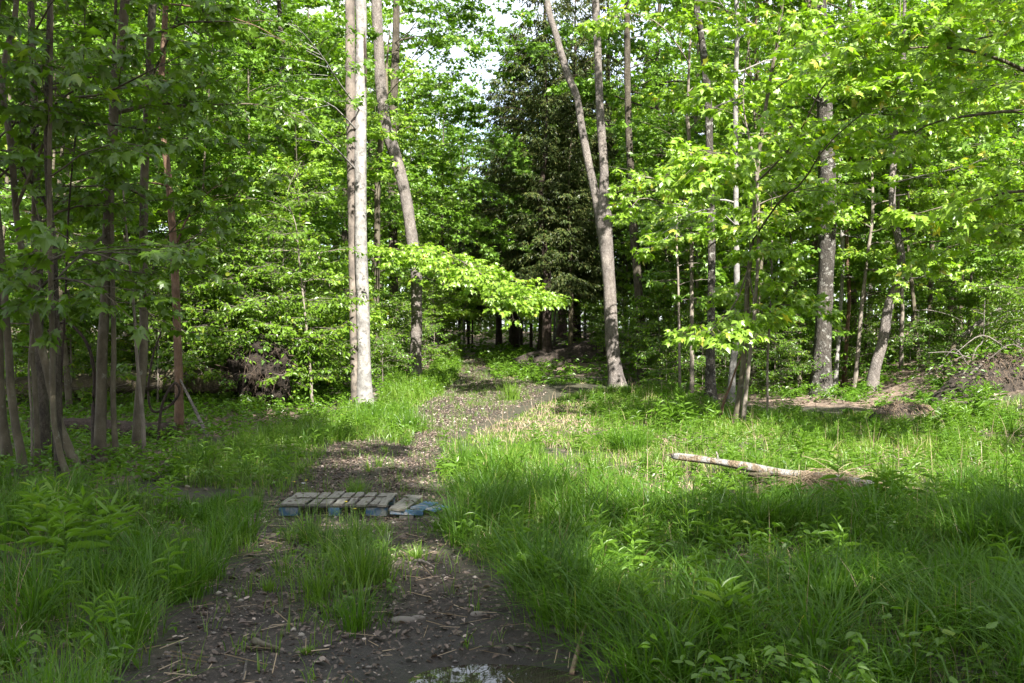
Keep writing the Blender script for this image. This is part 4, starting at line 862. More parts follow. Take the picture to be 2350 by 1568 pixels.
# ferns
fb = MB()
def fern(mb, x, y, L, rs):
    z = float(gz(x, y))
    for k in range(rs.integers(6, 10)):
        az = rs.uniform(0, 6.28); el = rs.uniform(.7, 1.15); n = 13
        t = np.linspace(.12, 1, n); Lf = L * rs.uniform(.75, 1.1)
        r_ = Lf * t * math.cos(el) + .12 * Lf * t ** 2; zz = z + Lf * (t * math.sin(el) - .45 * t ** 2)
        P = np.stack([x + r_ * math.cos(az), y + r_ * math.sin(az), zz], 1); P2 = np.concatenate([P, P])
        sd = np.array([-math.sin(az), math.cos(az), -.15]); fw = np.array([math.cos(az), math.sin(az), 0]) * .35
        D = np.concatenate([np.tile(sd + fw, (n, 1)), np.tile(-sd * [1, 1, -1] + fw, (n, 1))])
        s_ = .30 * Lf * np.sin(math.pi * np.clip(t * .85 + .15, 0, 1)) + .02
        leaves(mb, LANCE, P2, D, np.array([0, 0, 1.]) + rs.normal(0, .1, P2.shape), np.tile(s_, 2), np.clip(rs.normal(.5, .15, 2 * n), 0, 1))
for pg, n in ((RB_POLY, 140), (poly([(1900, 925), (2350, 925), (2600, 1030), (1900, 1000)]), 14), (LB_POLY, 40)):
    for x, y in off(scatter(pg, n), 0): fern(fb, x, y, rs.uniform(.35, .7), rs)
tag(fb.build('ferns', M['fern']), 'pale green ferns scattered over the leafy bank', 'ferns', kind='stuff')
# dead leaves
lb = MB()
def litter(pg, n, s0, s1, far=False, light=.5, wetx=True):
    p = scatter(pg, n) + rng.normal(0, .16, (n, 2)); x, y = p[:, 0], p[:, 1]
    ok = ((x + .08) / .5) ** 2 + ((y - 4.36) / .28) ** 2 > 1.1
    x, y = x[ok], y[ok]; n = len(x)
    az = rng.uniform(0, 6.28, n); D = np.stack([np.cos(az), np.sin(az), rng.normal(0, .25, n)], 1)
    NN = np.array([0, 0, 1.]) + rng.normal(0, .35, (n, 3)); hi = rng.random(n) < .4
    P = np.stack([x, y, gz(x, y) + rng.uniform(.002, .022, n)], 1); sz = rng.uniform(s0, s1, n); var = np.clip(rng.normal(light, .26, n), 0, 1)
    near = (y < 12) & hi
    leaves(lb, MAPLE_HI, P[near], D[near], NN[near], sz[near], var[near]); leaves(lb, OVAL if not far else DIAM, P[~near], D[~near], NN[~near], sz[~near], var[~near])
litter(DIRT[0], 9000, .008, .032, light=.36); litter(DIRT[0], 900, .03, .065, light=.55); litter(DIRT[1], 3600, .02, .05, light=.5); litter(DIRT[2], 3800, .02, .05, light=.48); litter(DIRT[3], 13000, .022, .055, light=.66); litter(DIRT[4], 2400, .04, .08, light=.4)
litter(LF_POLY, 4200, .05, .12, light=.38); litter(RB_POLY, 9000, .06, .14, True, .55); litter(LB_POLY, 7000, .07, .15, True, .5); litter(Z_MR, 3200, .04, .1, True, .62); litter(Z_ML, 1200, .04, .1, light=.5); litter(Z_VL, 700, .05, .1, light=.7); litter(HUMP, 260, .03, .08); litter(FAR, 9000, .14, .28, True, .45); litter(Z_SL, 700, .04, .09); litter(Z_SR, 900, .04, .1)
n_ = 46; xx = rng.uniform(-2.12, -.7, n_); yy = rng.uniform(8.2, 8.72, n_); zz_ = np.where(xx < -1.15, float(gz(-1.64, 8.4)) - .012 + .130, float(gz(-.85, 8.3)) + .125)
aa = rng.uniform(0, 6.28, n_); leaves(lb, OVAL, np.stack([xx, yy, zz_], 1), np.stack([np.cos(aa), np.sin(aa), rng.normal(0, .12, n_)], 1), np.array([0, 0, 1.]) + rng.normal(0, .15, (n_, 3)), rng.uniform(.02, .06, n_), np.clip(rng.normal(.4, .25, n_), 0, 1))
tag(lb.build('leaf_litter', M['litter']), 'dry brown and grey leaves strewn over track and woodland floor', 'dead leaves', kind='stuff')
# gravel
pb = MB(); n = 2200; p = scatter(DIRT[0], n)
ico = np.array([(1, 0, 0), (-1, 0, 0), (0, 1, 0), (0, -1, 0), (0, 0, 1), (0, 0, -1)], float); ict = np.array([(0, 2, 4), (2, 1, 4), (1, 3, 4), (3, 0, 4), (2, 0, 5), (1, 2, 5), (3, 1, 5), (0, 3, 5)])
sz = rng.gamma(1.6, .0036, n) + .002
Vp = ico[None] * (sz[:, None, None] * rng.uniform(.6, 1.3, (n, 6, 1))) * np.array([1, 1, .6])
a = rng.uniform(0, 6.28, n); ca, sa = np.cos(a), np.sin(a)
Vr = np.stack([Vp[..., 0] * ca[:, None] - Vp[..., 1] * sa[:, None], Vp[..., 0] * sa[:, None] + Vp[..., 1] * ca[:, None], Vp[..., 2]], -1) + np.stack([p[:, 0], p[:, 1], gz(p[:, 0], p[:, 1]) + sz * .2], 1)[:, None]
pb.add(Vr.reshape(-1, 3), t=((np.arange(n) * 6)[:, None, None] + ict[None]).reshape(-1, 3), var=np.repeat(np.clip(rng.normal(.45, .25, n), 0, 1), 6))
tag(pb.build('gravel', M['stone'], smooth=True), 'small pebbles pressed into the muddy track', 'gravel', kind='stuff')
# straw scraps and twigs in the grass margins
tb = MB()
for pg, n in ((DIRT[0], 300), (Z_MR, 1500), (Z_SL, 600), (LF_POLY, 500), (RB_POLY, 900)):
    p = scatter(pg, n); a = rng.uniform(0, 6.28, n); l = rng.uniform(.04, .22, n); z = gz(p[:, 0], p[:, 1]) + rng.uniform(.004, .03, n)
    d = np.stack([np.cos(a), np.sin(a), rng.normal(0, .12, n)], 1)
    A = np.stack([p[:, 0], p[:, 1], z], 1); tubes_batch(tb, np.stack([A, A + d * l[:, None]], 1), np.full((n, 2), 1) * rng.uniform(.0012, .0035, (n, 1)), 3, var=.5)
tag(tb.build('twig_litter', M['straw']), 'fine straw and twig scraps lying on the ground', 'twigs', kind='stuff')

# ------------------------------------------------------------------ individual tussocks and herbs
def tussock(u, v, h, nb, label, mat='sedge', spread=.09, lean=.7, var=.45):
    b = G(u, v); mb = MB(); r_ = np.abs(rng.normal(0, spread, nb)); a = rng.uniform(0, 6.28, nb)
    x, y = r_ * np.cos(a), r_ * np.sin(a); z = gz(b[0] + x, b[1] + y) - b[2] - .01
    vv = np.clip(rng.normal(var, .18, nb), 0, .86)
    blades(mb, x, y, z, h * rng.uniform(.5, 1.1, nb), a + rng.normal(0, .5, nb), np.clip(rng.normal(lean, .3, nb), .05, 1.4), .0028 * max(1, b[1] / 9) ** .7 * rng.uniform(.7, 1.3, nb), vv)
    o = mb.build('grass_tussock', M[mat]); o.location = [float(q) for q in b]
    return tag(o, label, 'grass tuft', 'separate tussocks of grass')
tussock(860, 975, .55, 260, 'dark rushy tussock at the foot of the two stemmed pale tree', spread=.28, lean=.4)
tussock(945, 985, .5, 200, 'dark tussock on the left brink where the track narrows', spread=.22, lean=.4)
tussock(1172, 918, .6, 190, 'bright tussock between the ruts on the sunlit bend', 'grass', .22, .45, .65)
tussock(1065, 1085, .55, 260, 'tall dark tussock on the right edge of the track above the pallets', spread=.2, lean=.45)
tussock(822, 1130, .22, 130, 'small tuft between the ruts just behind the pallet', 'grass', .09, .6)
tussock(640, 1075, .40, 150, 'tuft alone on the leafy left verge, left of the rut', 'sedge', .12, .5)
tussock(830, 1350, .42, 240, 'tallest tuft in the middle of the track hump', 'grass', .14, .45, .25)
tussock(730, 1380, .34, 170, 'tuft at the left side of the track hump near the camera', 'grass', .1, .5, .25)
tussock(820, 1440, .26, 150, 'tuft ending the track hump nearest to the muddy dirt', 'sedge', .1, .4, .4)
tussock(1085, 1225, .5, 260, 'thick tussock overhanging the right rut beside the broken pallet', 'sedge', .16, .8)
tussock(1310, 1440, .5, 300, 'big arching tussock at the right margin of the mud', 'sedge', .14, .9)
tussock(1480, 1560, .5, 280, 'arching tussock at the bottom edge right of the puddle', 'sedge', .14, .9)
tussock(330, 1300, .5, 240, 'tall arching tussock in the left foreground', 'sedge', .15, .7)
tussock(1450, 1045, .5, 220, 'shadowed tussock left of the fallen log', 'sedge', .2, .5)
tussock(955, 1285, .16, 90, 'small tuft in the right rut beyond the bare stick', 'grass', .06, .5)
tussock(615, 1345, .16, 70, 'thin tuft standing alone in the left rut', 'grass', .06, .5)
tussock(705, 1495, .05, 120, 'mossy yellow green cushion on the bare dirt', 'grass', .03, .6, .8)
def herb_thing(u, v, n, h, label, sp=.15):
    b = G(u, v); mb = MB()
    for k in range(n):
        dx, dy = rng.normal(0, sp, 2); herb(mb, dx, dy, float(gz(b[0] + dx, b[1] + dy)) - b[2], h * rng.uniform(.75, 1.1), 16, rng.uniform(.12, .16), LANCE, rs, .6)
    o = mb.build('herb_clump', M['herb']); o.location = [float(q) for q in b]; return tag(o, label, 'herb', 'leafy herb clumps')
herb_thing(2015, 1160, 9, .36, 'bright leafy herb clump at the right end of the fallen log', .18)
herb_thing(1840, 1075, 3, .48, 'tall lance leaved herb standing behind the middle of the log', .03)
herb_thing(1660, 1195, 6, .24, 'herb clump in front of the left half of the log', .07)
herb_thing(1570, 990, 26, .55, 'dense dark herb clump in the shade behind the log', .28)
herb_thing(1670, 1500, 3, .38, 'lance leaved herb rising from the sedge in the bottom foreground', .03)
herb_thing(2190, 985, 14, .4, 'leafy herb clump right of the thatched hummock', .14)
herb_thing(2250, 960, 22, .6, 'leafy herb clump at the foot of the brush heap', .24)
herb_thing(130, 1300, 16, .5, 'leafy herb clump in the shaded left foreground', .3)
# two small flowers
def flower(u, v, h, mat, label, r=.012):
    b = G(u, v); mb = MB(); tubes_batch(mb, np.array([[[0, 0, -.01], [.01, 0, h * .5], [.015, 0, h]]]), np.array([[.002, .0017, .0015]]), 3, var=.4)
    fm_ = MB(); a = np.arange(6) * math.pi / 3
    leaves(fm_, DIAM, np.tile([.015, 0, h], (6, 1)), np.stack([np.cos(a), np.sin(a), np.full(6, .3)], 1), np.tile([0, 0, 1.], (6, 1)), r * 2, .5)
    root = empty('wildflower', b, label, 'flower'); mb.build('stem', M['herb'], root); fm_.build('petals', M[mat], root)
flower(693, 1180, .30, 'petal_white', 'single white flower among the herbs on the left')
for q, (u, v) in enumerate([(655, 1120), (672, 1128), (700, 1125), (790, 1180), (810, 1192)]):
    flower(u, v, .12, 'petal_yellow', ['tiny yellow flower, leftmost behind the pallet', 'tiny yellow flower, second from left behind the pallet', 'tiny yellow flower nearest the pallet boards', 'tiny yellow flower in front of the pallet opening', 'tiny yellow flower lower in front of the pallet'][q], .011)

# ------------------------------------------------------------------ pallets
def boxm(mb, x0, x1, y0, y1, z0, z1, skew=0.0, jit=.004, bev=.004):
    """weathered board: a bevelled, slightly warped box"""
    xs = [x0, x0 + bev, x1 - bev, x1]; ny = 7
    rows = []
    for k, y in enumerate(np.linspace(y0, y1, ny)):
        w = rng.normal(0, jit, 2); dz = rng.normal(0, jit * .6) + skew * (k / (ny - 1) - .5)
        a, b = x0 + w[0], x1 + w[1]
        rows.append([(a, y, z0 + bev + dz), (a, y, z1 - bev + dz), (a + bev, y, z1 + dz), (b - bev, y, z1 + dz), (b, y, z1 - bev + dz), (b, y, z0 + bev + dz), (b - bev, y, z0 + dz), (a + bev, y, z0 + dz)])
    Vv = np.array(rows).reshape(-1, 3); q = []
    for k in range(ny - 1):
        for e in range(8): q.append((k * 8 + e, k * 8 + (e + 1) % 8, (k + 1) * 8 + (e + 1) % 8, (k + 1) * 8 + e))
    t = []
    for b0, o in ((0, 1), ((ny - 1) * 8, -1)):
        for e in range(1, 7):
            t.append((b0, b0 + e + 1, b0 + e) if o == 1 else (b0, b0 + e, b0 + e + 1))
    mb.add(Vv, q=q, t=t)
px0, py0 = -2.14, 8.16; gzp = float(gz(-1.64, 8.4)) - .012
pal = empty('wooden_pallet', (-1.64, 8.45, gzp), 'weathered grey pallet with blue painted blocks lying across the track', 'pallet', rz=R2(-1.0))
def pbox(name, mat, a, root, **k):
    mb = MB(); boxm(mb, *a, **k); return mb.build(name, M[mat], root)
zt = .125
for x0, x1 in [(-.50, -.268), (-.245, -.150), (-.128, -.030), (-.008, .085), (.108, .190), (.212, .312), (.330, .408), (.412, .50)]:
    pbox('deck_board', 'board', (x0, x1 - abs(rng.normal(0, .006)), -.29 + rng.normal(0, .012), .33 + rng.normal(0, .02), zt - .018, zt + rng.uniform(-.003, .004)), pal, jit=.004)
# front lip under the deck, stringers, blocks
mb = MB(); boxm(mb, -.5, .5, -.275, -.20, zt - .036, zt - .020, jit=.001); mb.build('front_rail', M['board_dark'], pal)
for y0, y1 in ((.02, .09), (.27, .325)):
    mb = MB(); boxm(mb, -.5, .5, y0, y1, zt - .036, zt - .020, jit=.001); mb.build('stringer', M['board_dark'], pal)
for x0, x1 in ((-.505, -.33), (-.05, .055), (.30, .49)):
    pbox('block', 'board_blue', (x0, x1, -.283, -.18, .014, zt - .038), pal, jit=.001)
    pbox('block', 'board_blue', (x0 + .01, x1 - .01, .24, .32, .014, zt - .038), pal, jit=.001)
pbox('bottom_board', 'board_dark', (-.5, .5, -.265, -.19, -.006, .012), pal, jit=.001)
pbox('bottom_board', 'board_dark', (-.5, .5, .25, .33, -.006, .012), pal, jit=.001)
gz2 = float(gz(-.85, 8.3)) - .01
p2 = empty('broken_pallet', (-.86, 8.35, gz2), 'broken end of a blue painted pallet right of the grey pallet', 'pallet', rz=R2(-3))
def tilt(o, x=0, y=0, z=0, loc=(0, 0, 0)):
    o.rotation_euler = (R2(x), R2(y), R2(z)); o.location = loc; return o
tilt(pbox('deck_board', 'board', (-.075, .075, -.30, .32, .095, .115), p2, jit=.002), 1.5, 3, -6, (-.145, 0, 0))
tilt(pbox('deck_board', 'board_blue', (-.065, .065, -.22, .24, .075, .093), p2, jit=.002), -3, 5, -9, (.03, -.02, 0))
tilt(pbox('deck_board', 'board_blue', (-.05, .05, -.20, .16, .055, .073), p2, jit=.002), -5, 9, -16, (.17, -.05, .005))
tilt(pbox('front_rail', 'board_blue', (-.24, .06, -.285, -.255, .045, .088), p2, jit=.001), 0, 2, 0)
tilt(pbox('block', 'board_dark', (-.15, -.02, -.29, -.20, -.01, .040), p2, jit=.001), 0, 0, 0)
tilt(pbox('bottom_board', 'board_dark', (-.02, .30, -.29, -.22, .004, .020), p2, jit=.001), 0, -2, 0)
tilt(pbox('bottom_board', 'board_blue', (.22, .46, -.05, .05, .01, .028), p2, jit=.001), 0, 4, -10)
# thin branch lying across the deck
def stick(name, label, pts, r, mat, cat, group=None, taper=.5, sides=7, lump=.1, parent=None):
    P = np.array(pts, float); b = P[len(P) // 2].copy() if parent is None else np.zeros(3)
    if parent is None: b = P[0].copy()
    mb = MB(); n = max(8, len(P) * 5); PP = catmull(P - b, n)
    tube(mb, PP, np.linspace(r, r * taper, n), sides, lump=lump, seed=int(abs(P.sum() * 100)) % 97)
    o = mb.build(name, M[mat], parent, True)
    if parent is None:
        o.location = [float(q) for q in b]; tag(o, label, cat, group)
    return o
def pg_(u, v, dz=0): 
    p = G(u, v); p[2] += dz; return p
stick('fallen_twig', 'thin dark twig lying across the grey pallet boards', [(-2.22, 8.5, gzp + .10), (-2.0, 8.42, gzp + .137), (-1.75, 8.40, gzp + .135), (-1.45, 8.46, gzp + .138), (-1.2, 8.5, gzp + .137)], .006, 'bark_dark', 'twig')
# sticks and stones on the dirt
stick('fallen_stick', 'short thick bark covered stick on the mud at lower left', [pg_(583, 1478, .02), pg_(605, 1487, .02), pg_(638, 1497, .02)], .022, 'bark_smooth', 'stick')
stick('fallen_stick', 'pale stick half hidden by the grass of the track hump', [pg_(800, 1368, .02), pg_(840, 1366, .03), pg_(882, 1357, .02)], .022, 'bark_log', 'stick')
stick('fallen_stick', 'brown stick standing slanted in the mud right of the puddle', [pg_(1312, 1515, .015), pg_(1328, 1485, .02), pg_(1345, 1455, .05)], .014, 'root', 'stick')
stick('fallen_stick', 'slender stick pointing to the camera at the bottom left', [pg_(558, 1560, .01), pg_(563, 1535, .015), pg_(568, 1512, .012)], .009, 'bark_dead', 'stick')
stick('fallen_stick', 'small forked looking stick in the right rut', [pg_(952, 1298, .015), pg_(975, 1306, .03), pg_(1000, 1317, .015)], .012, 'bark_dead', 'stick')
def stone(u, v, sx, sy, sz_, label):
    b = G(u, v); mb = MB(); nu, nv = 16, 9; Vv = []
    for a in range(1, nv):
        ph = math.pi * a / nv
        for c in range(nu):
            th = 2 * math.pi * c / nu; k = 1 + .25 * (vnoise(np.cos(th) * 1.3 + u, np.sin(th) * 1.3 + ph * 1.2) - .5) + .1 * math.cos(3 * th)
            Vv.append((sx * k * math.sin(ph) * math.cos(th), sy * k * math.sin(ph) * math.sin(th), sz_ * max(-.4, math.cos(ph)) ))
    Vv += [(0, 0, sz_), (0, 0, -.4 * sz_)]; q = []; t = []
    for a in range(nv - 2):
        for c in range(nu): q.append((a * nu + c, (a + 1) * nu + c, (a + 1) * nu + (c + 1) % nu, a * nu + (c + 1) % nu))
    for c in range(nu): t.append((c, (c + 1) % nu, (nv - 1) * nu)); t.append(((nv - 2) * nu + (c + 1) % nu, (nv - 2) * nu + c, (nv - 1) * nu + 1))
    mb.add(Vv, q=q, t=t, var=.85); mb.a = [np.full(len(x_), .45, np.float32) for x_ in mb.a]; o = mb.build('stone', M['stone'], smooth=True); b[2] += .2 * sz_; o.location = [float(q_) for q_ in b]; tag(o, label, 'stone', 'flat stones on the dirt')
stone(925, 1427, .075, .035, .022, 'flat pale stone beyond the mud, larger of two touching stones')
stone(958, 1423, .045, .022, .018, 'smaller pale stone touching the flat one on its right')
stone(1098, 1419, .05, .03, .018, 'brownish stone at the right edge of the dirt')
stone(845, 1513, .02, .012, .008, 'small pale pebble left of the puddle')

# ------------------------------------------------------------------ fallen log and dry stalk
lgA = np.array([(673 - 512) / F * 10.6, 10.6, CAMZ - (456 - CY) / F * 10.6]); lgB = np.array([(876 - 512) / F * 8.95, 8.95, 0]); lgB[2] = float(gz(lgB[0], lgB[1])) + .13
log = empty('fallen_log', lgA, 'peeling grey log resting raised at its left end in the sunny herbs', 'log')
d = lgB - lgA; Ld = np.linalg.norm(d); pts = np.array([d * t + np.array([0, 0, .008 * math.sin(t * 7)]) for t in np.linspace(0, 1, 40)])
mb = MB(); tube(mb, pts, np.linspace(.037, .060, 40) * (1 + .12 * np.sin(np.linspace(0, 19, 40))), 16, lump=.24, seed=4)
for a in np.linspace(0, 6.28, 7)[:-1]:   # splintered end
    s0 = np.array([0, math.cos(a) * .03, math.sin(a) * .03]); tubes_batch(mb, np.array([[s0 + nrm(d) * .05, s0 * .8 - nrm(d) * rng.uniform(.03, .12)]]), np.array([[.014, .003]]), 4)
mb.build('trunk', M['bark_log'], log, True)
mb = MB(); q = d * .25; tube(mb, np.array([q + [0, 0, .03], q + [0, 0, .08], q + [-.012, .01, .125]]), np.array([.012, .010, .008]), 7, lump=.1); mb.build('branch_stub', M['bark_log'], log, True)
mb = MB(); tube(mb, np.array([d * .52 + [0, -.03, -.03], d * .44 + [0, -.06, -.07], d * .36 + [0, -.07, -.075]]), np.array([.03, .025, .012]), 8, lump=.15); mb.build('branch_stub', M['bark_mossy'], log, True)
def straw_heap(name, label, c, sx, sy, h, n, cat, droop=.4, lng=(.25, .6)):
    mb = MB(); a = rng.uniform(0, 6.28, n); r_ = np.sqrt(rng.random(n)); x = c[0] + sx * r_ * np.cos(a); y = c[1] + sy * r_ * np.sin(a)
    z = h * (1 - r_ ** 2) * rng.uniform(.5, 1.1, n); az = rng.uniform(0, 6.28, n); l = rng.uniform(*lng, n)
    t = np.linspace(0, 1, 5); hx = np.cos(az)[:, None] * l[:, None] * t; hy = np.sin(az)[:, None] * l[:, None] * t
    el = rng.normal(.12, .3, n); zz = l[:, None] * (el[:, None] * t - droop * t ** 2)
    P = np.stack([x[:, None] + hx - c[0], y[:, None] + hy - c[1], np.maximum(z[:, None] + zz, .005) + (gz(x, y) - c[2])[:, None]], -1)
    tubes_batch(mb, P, np.full((n, 5), 1.) * rng.uniform(.0015, .0035, (n, 1)), 3); mb.a[-1][:] = np.repeat(np.clip(rng.normal(.5, .25, n), 0, 1), 15)
    o = mb.build(name, M['straw']); o.location = [float(q) for q in c]; return tag(o, label, cat)
hc = lgA + d * .80; hc[2] = float(gz(hc[0], hc[1])) + .10
straw_heap('dead_grass_heap', 'matted dry straw draped over the right end of the log', hc, .66, .18, .25, 900, 'dry grass', lng=(.12, .38))
def seg3(u, v, y): return pix(u, v, y)
rd = [seg3(1484, 1172, 8.6), seg3(1493, 1112, 8.6), seg3(1500, 1114, 8.58), seg3(1560, 1142, 8.45), seg3(1618, 1172, 8.3)]
mb = MB(); tube(mb, np.array(rd[:2]) - rd[0], np.array([.006, .006]), 6, cap=True); tube(mb, np.array(rd[1:]) - rd[0], np.array([.006, .006, .005, .004]), 6)
o = mb.build('dry_stalk', M['straw'], smooth=True); o.location = [float(q) for q in rd[0]]; tag(o, 'pale dead stalk bent sharply in the grass left of the log', 'stalk')

# ------------------------------------------------------------------ deadwood, root plates, brush heap
def dead(label, pts, r, mat='bark_dead', taper=.4, cat='dead branch', name='dead_branch', group=None, sides=8):
    return stick(name, label, pts, r, mat, cat, group, taper, sides)
yb = G(2162, 922)[1]
dead('thick broken grey limb leaning up to the right in front of the brush heap', [pg_(2162, 922, 0), pix(2185, 900, yb + .1), pix(2225, 862, yb + .2), pix(2251, 836, yb + .3)], .042, taper=.8)
fb_root = empty('dead_branch', pg_(2168, 907), 'thin dark forked dead branch rising above the brush heap', 'dead branch')
for pl, r in (([(2168, 907), (2221, 845), (2240, 800), (2256, 780), (2259, 710), (2261, 690)], .022), ([(2261, 745), (2290, 735), (2310, 720)], .010), ([(2258, 722), (2243, 716), (2232, 717)], .008)):
    mb = MB(); P = np.array([pix(u, v, yb + .25) for u, v in pl]) - np.array(fb_root.location); tube(mb, catmull(P, 16), np.linspace(r, r * .4, 16), 6, lump=.1); mb.build('branch', M['bark_dead'], fb_root, True)
ys = G(2178, 850)[1]
dead('mossy upright stump left of the brush heap', [pg_(2176, 862, -.1), pix(2177, 840, ys), pix(2182, 815, ys), pix(2192, 788, ys)], .12, 'bark_mossy', .45, 'stump', 'tree_stump', sides=12)
dead('heavy grey limb slanting up behind the brush heap', [pix(2200, 780, ys + .8), pix(2241, 745, ys + 1), pix(2265, 727, ys + 1.1), pix(2328, 688, ys + 1.3)], .07, 'bark_dead', .6)
dead('short mossy log end poking left out of the brush heap', [pix(2204, 880, ys - .9), pix(2230, 882, ys - .8), pix(2275, 872, ys - .6)], .07, 'bark_mossy', 1.0, 'log', 'fallen_log', sides=12)
dead('pale slanting branch left of the mossy stump', [pg_(2142, 862, 0), pix(2160, 835, ys), pix(2172, 800, ys)], .016)
dead('long thin dry branch sagging between the slim right trunks', [pix(2100, 712, ys), pix(2135, 712, ys + .3), pix(2185, 725, ys + .6), pix(2215, 742, ys + .9)], .012)
dead('crooked dry branch resting on the leafy bank below the S-curved tree', [pg_(1960, 925, .02), pix(1985, 905, G(1985, 915)[1]), pg_(2012, 898, .02)], .014)
def mound(name, c, sx, sy, h, mat, label, cat, parent=None, seed=0, nu=46, nv=22, shape=None, rough=.35):
    mb = MB(); Vv = []
    for a in range(nv + 1):
        rr = a / nv
        for b in range(nu):
            th = 2 * math.pi * b / nu; x = sx * rr * math.cos(th); y = sy * rr * math.sin(th)
            X, Y = c[0] + x, c[1] + y
            prof = (math.cos(rr * math.pi / 2) ** .75 if rr < 1 else 0) * h
            nz = float(vnoise(X * 1.7 + seed, Y * 1.7) - .5) * rough * 2 + float(vnoise(X * 5 + seed, Y * 5) - .5) * rough
            Vv.append((x * (1 + .2 * float(vnoise(math.cos(th) * 2 + seed + 9, math.sin(th) * 2 + 9) - .5)), y, float(gz(X, Y)) - c[2] + prof * (1 + nz) - .06 * (rr > .95)))
    q = [(a * nu + b, (a + 1) * nu + b, (a + 1) * nu + (b + 1) % nu, a * nu + (b + 1) % nu) for a in range(nv) for b in range(nu)]
    mb.add(Vv, q=[x[::-1] for x in q]); o = mb.build(name, M[mat], parent, True)
    if parent is None: o.location = [float(x) for x in c]; tag(o, label, cat)
    return o
def hang_roots(mb, P0, n_dir, n, l0, l1, r=.006, droop=.8):
    for k in range(n):
        p = P0[rng.integers(len(P0))]; l = rng.uniform(l0, l1); d_ = nrm(n_dir + rng.normal(0, .5, 3)); t = np.linspace(0, 1, 6)
        P = p + d_ * (l * t)[:, None] * .7 + np.array([0, 0, -1.]) * (droop * l * t ** 2)[:, None] + rng.normal(0, .02, (6, 3)) * t[:, None]
        tubes_batch(mb, P[None], np.linspace(r, r * .4, 6)[None] * rng.uniform(.5, 1.3), 4, var=float(rng.uniform(.2, .9)))
# right: brush heap on an earth bank
bc = G(2300, 925); bc[1] += 1.6; bc[0] = at(2350, bc[1]); bc[2] = float(gz(bc[0], bc[1]))
heap = empty('brush_heap', bc, 'earthy brush heap hung with dry roots at the right edge', 'brush heap')
mound('earth', bc, 2.2, 1.1, .62, 'earth', None, None, heap, 5)
def moundtop(x, y):  # approximate top surface used to lay things on the heap
    rr = np.clip(np.sqrt((x / 2.2) ** 2 + (y / 1.1) ** 2), 0, 1); return .62 * np.cos(rr * math.pi / 2) ** .75
mb = MB(); n = 900; x = rng.uniform(-1.3, 2.0, n); y = rng.uniform(-1.1, -.1, n); P0 = np.stack([x, y, moundtop(x, y) + .02], 1)
hang_roots(mb, P0, np.array([0, -.6, .25]), 430, .15, .5, .004); mb.build('roots', M['root'], heap)
for k in range(15):
    mb = MB(); x, y = rng.uniform(-2.2, 2.2), rng.uniform(-1.1, .3); a = rng.uniform(0, 6.28); l = rng.uniform(.5, 1.6); z = float(moundtop(x, y)) + .04
    P = np.array([[x, y, z], [x + math.cos(a) * l * .5, y + .3 * math.sin(a) * l, z + .12 + rng.uniform(-.1, .25)], [x + math.cos(a) * l, y + .5 * math.sin(a) * l, z + rng.uniform(-.25, .2)]]); tube(mb, catmull(P, 9), np.linspace(.016, .006, 9) * rng.uniform(.6, 1.5), 5, cap=False); mb.build('branch', M['bark_dead'], heap, True)
lm = MB(); n = 800; x = rng.uniform(-2.1, 2.1, n); y = rng.uniform(-1.15, .6, n); az_ = rng.uniform(0, 6.28, n)
leaves(lm, OVAL, np.stack([x, y, moundtop(x, y) + .05], 1), np.stack([np.cos(az_), np.sin(az_), rng.normal(0, .3, n)], 1), np.array([0, -.3, 1.]) + rng.normal(0, .4, (n, 3)), rng.uniform(.04, .09, n), np.clip(rng.normal(.28, .2, n), 0, 1)); lm.build('dead_leaves', M['litter'], heap)
lm = MB(); n = 110; q_ = np.repeat(np.arange(n), 6); x = rng.uniform(-2.1, 2.1, n)[q_] + rng.normal(0, .05, n * 6); y = rng.uniform(-1.1, .5, n)[q_] + rng.normal(0, .05, n * 6); az_ = rng.uniform(0, 6.28, n * 6)
leaves(lm, OVAL, np.stack([x, y, moundtop(x, y) + rng.uniform(.04, .28, n * 6)], 1), np.stack([np.cos(az_), np.sin(az_), rng.normal(0, .3, n * 6)], 1), np.array([0, -.2, 1.]) + rng.normal(0, .4, (n * 6, 3)), rng.uniform(.06, .13, n * 6), np.clip(rng.normal(.5, .2, n * 6), 0, 1)); lm.build('seedlings', M['cover'], heap)['kind'] = 'stuff'
# small thatched hummock
hm = G(2072, 968); hum = empty('thatched_hummock', hm, 'low brown hummock thatched with matted roots before the sunny bank', 'hummock')
mound('earth', hm, .70, .5, .40, 'earth', None, None, hum, 8, rough=.3)
mb = MB(); x = rng.uniform(-.55, .55, 300); y = rng.uniform(-.45, .3, 300); P0 = np.stack([x, y, .40 * np.clip(1 - (x / .70) ** 2 - (y / .5) ** 2, 0, 1) ** .6 + .02], 1)
hang_roots(mb, P0, np.array([.5, -.5, .2]), 420, .12, .4, .005); mb.build('thatch', M['root'], hum)
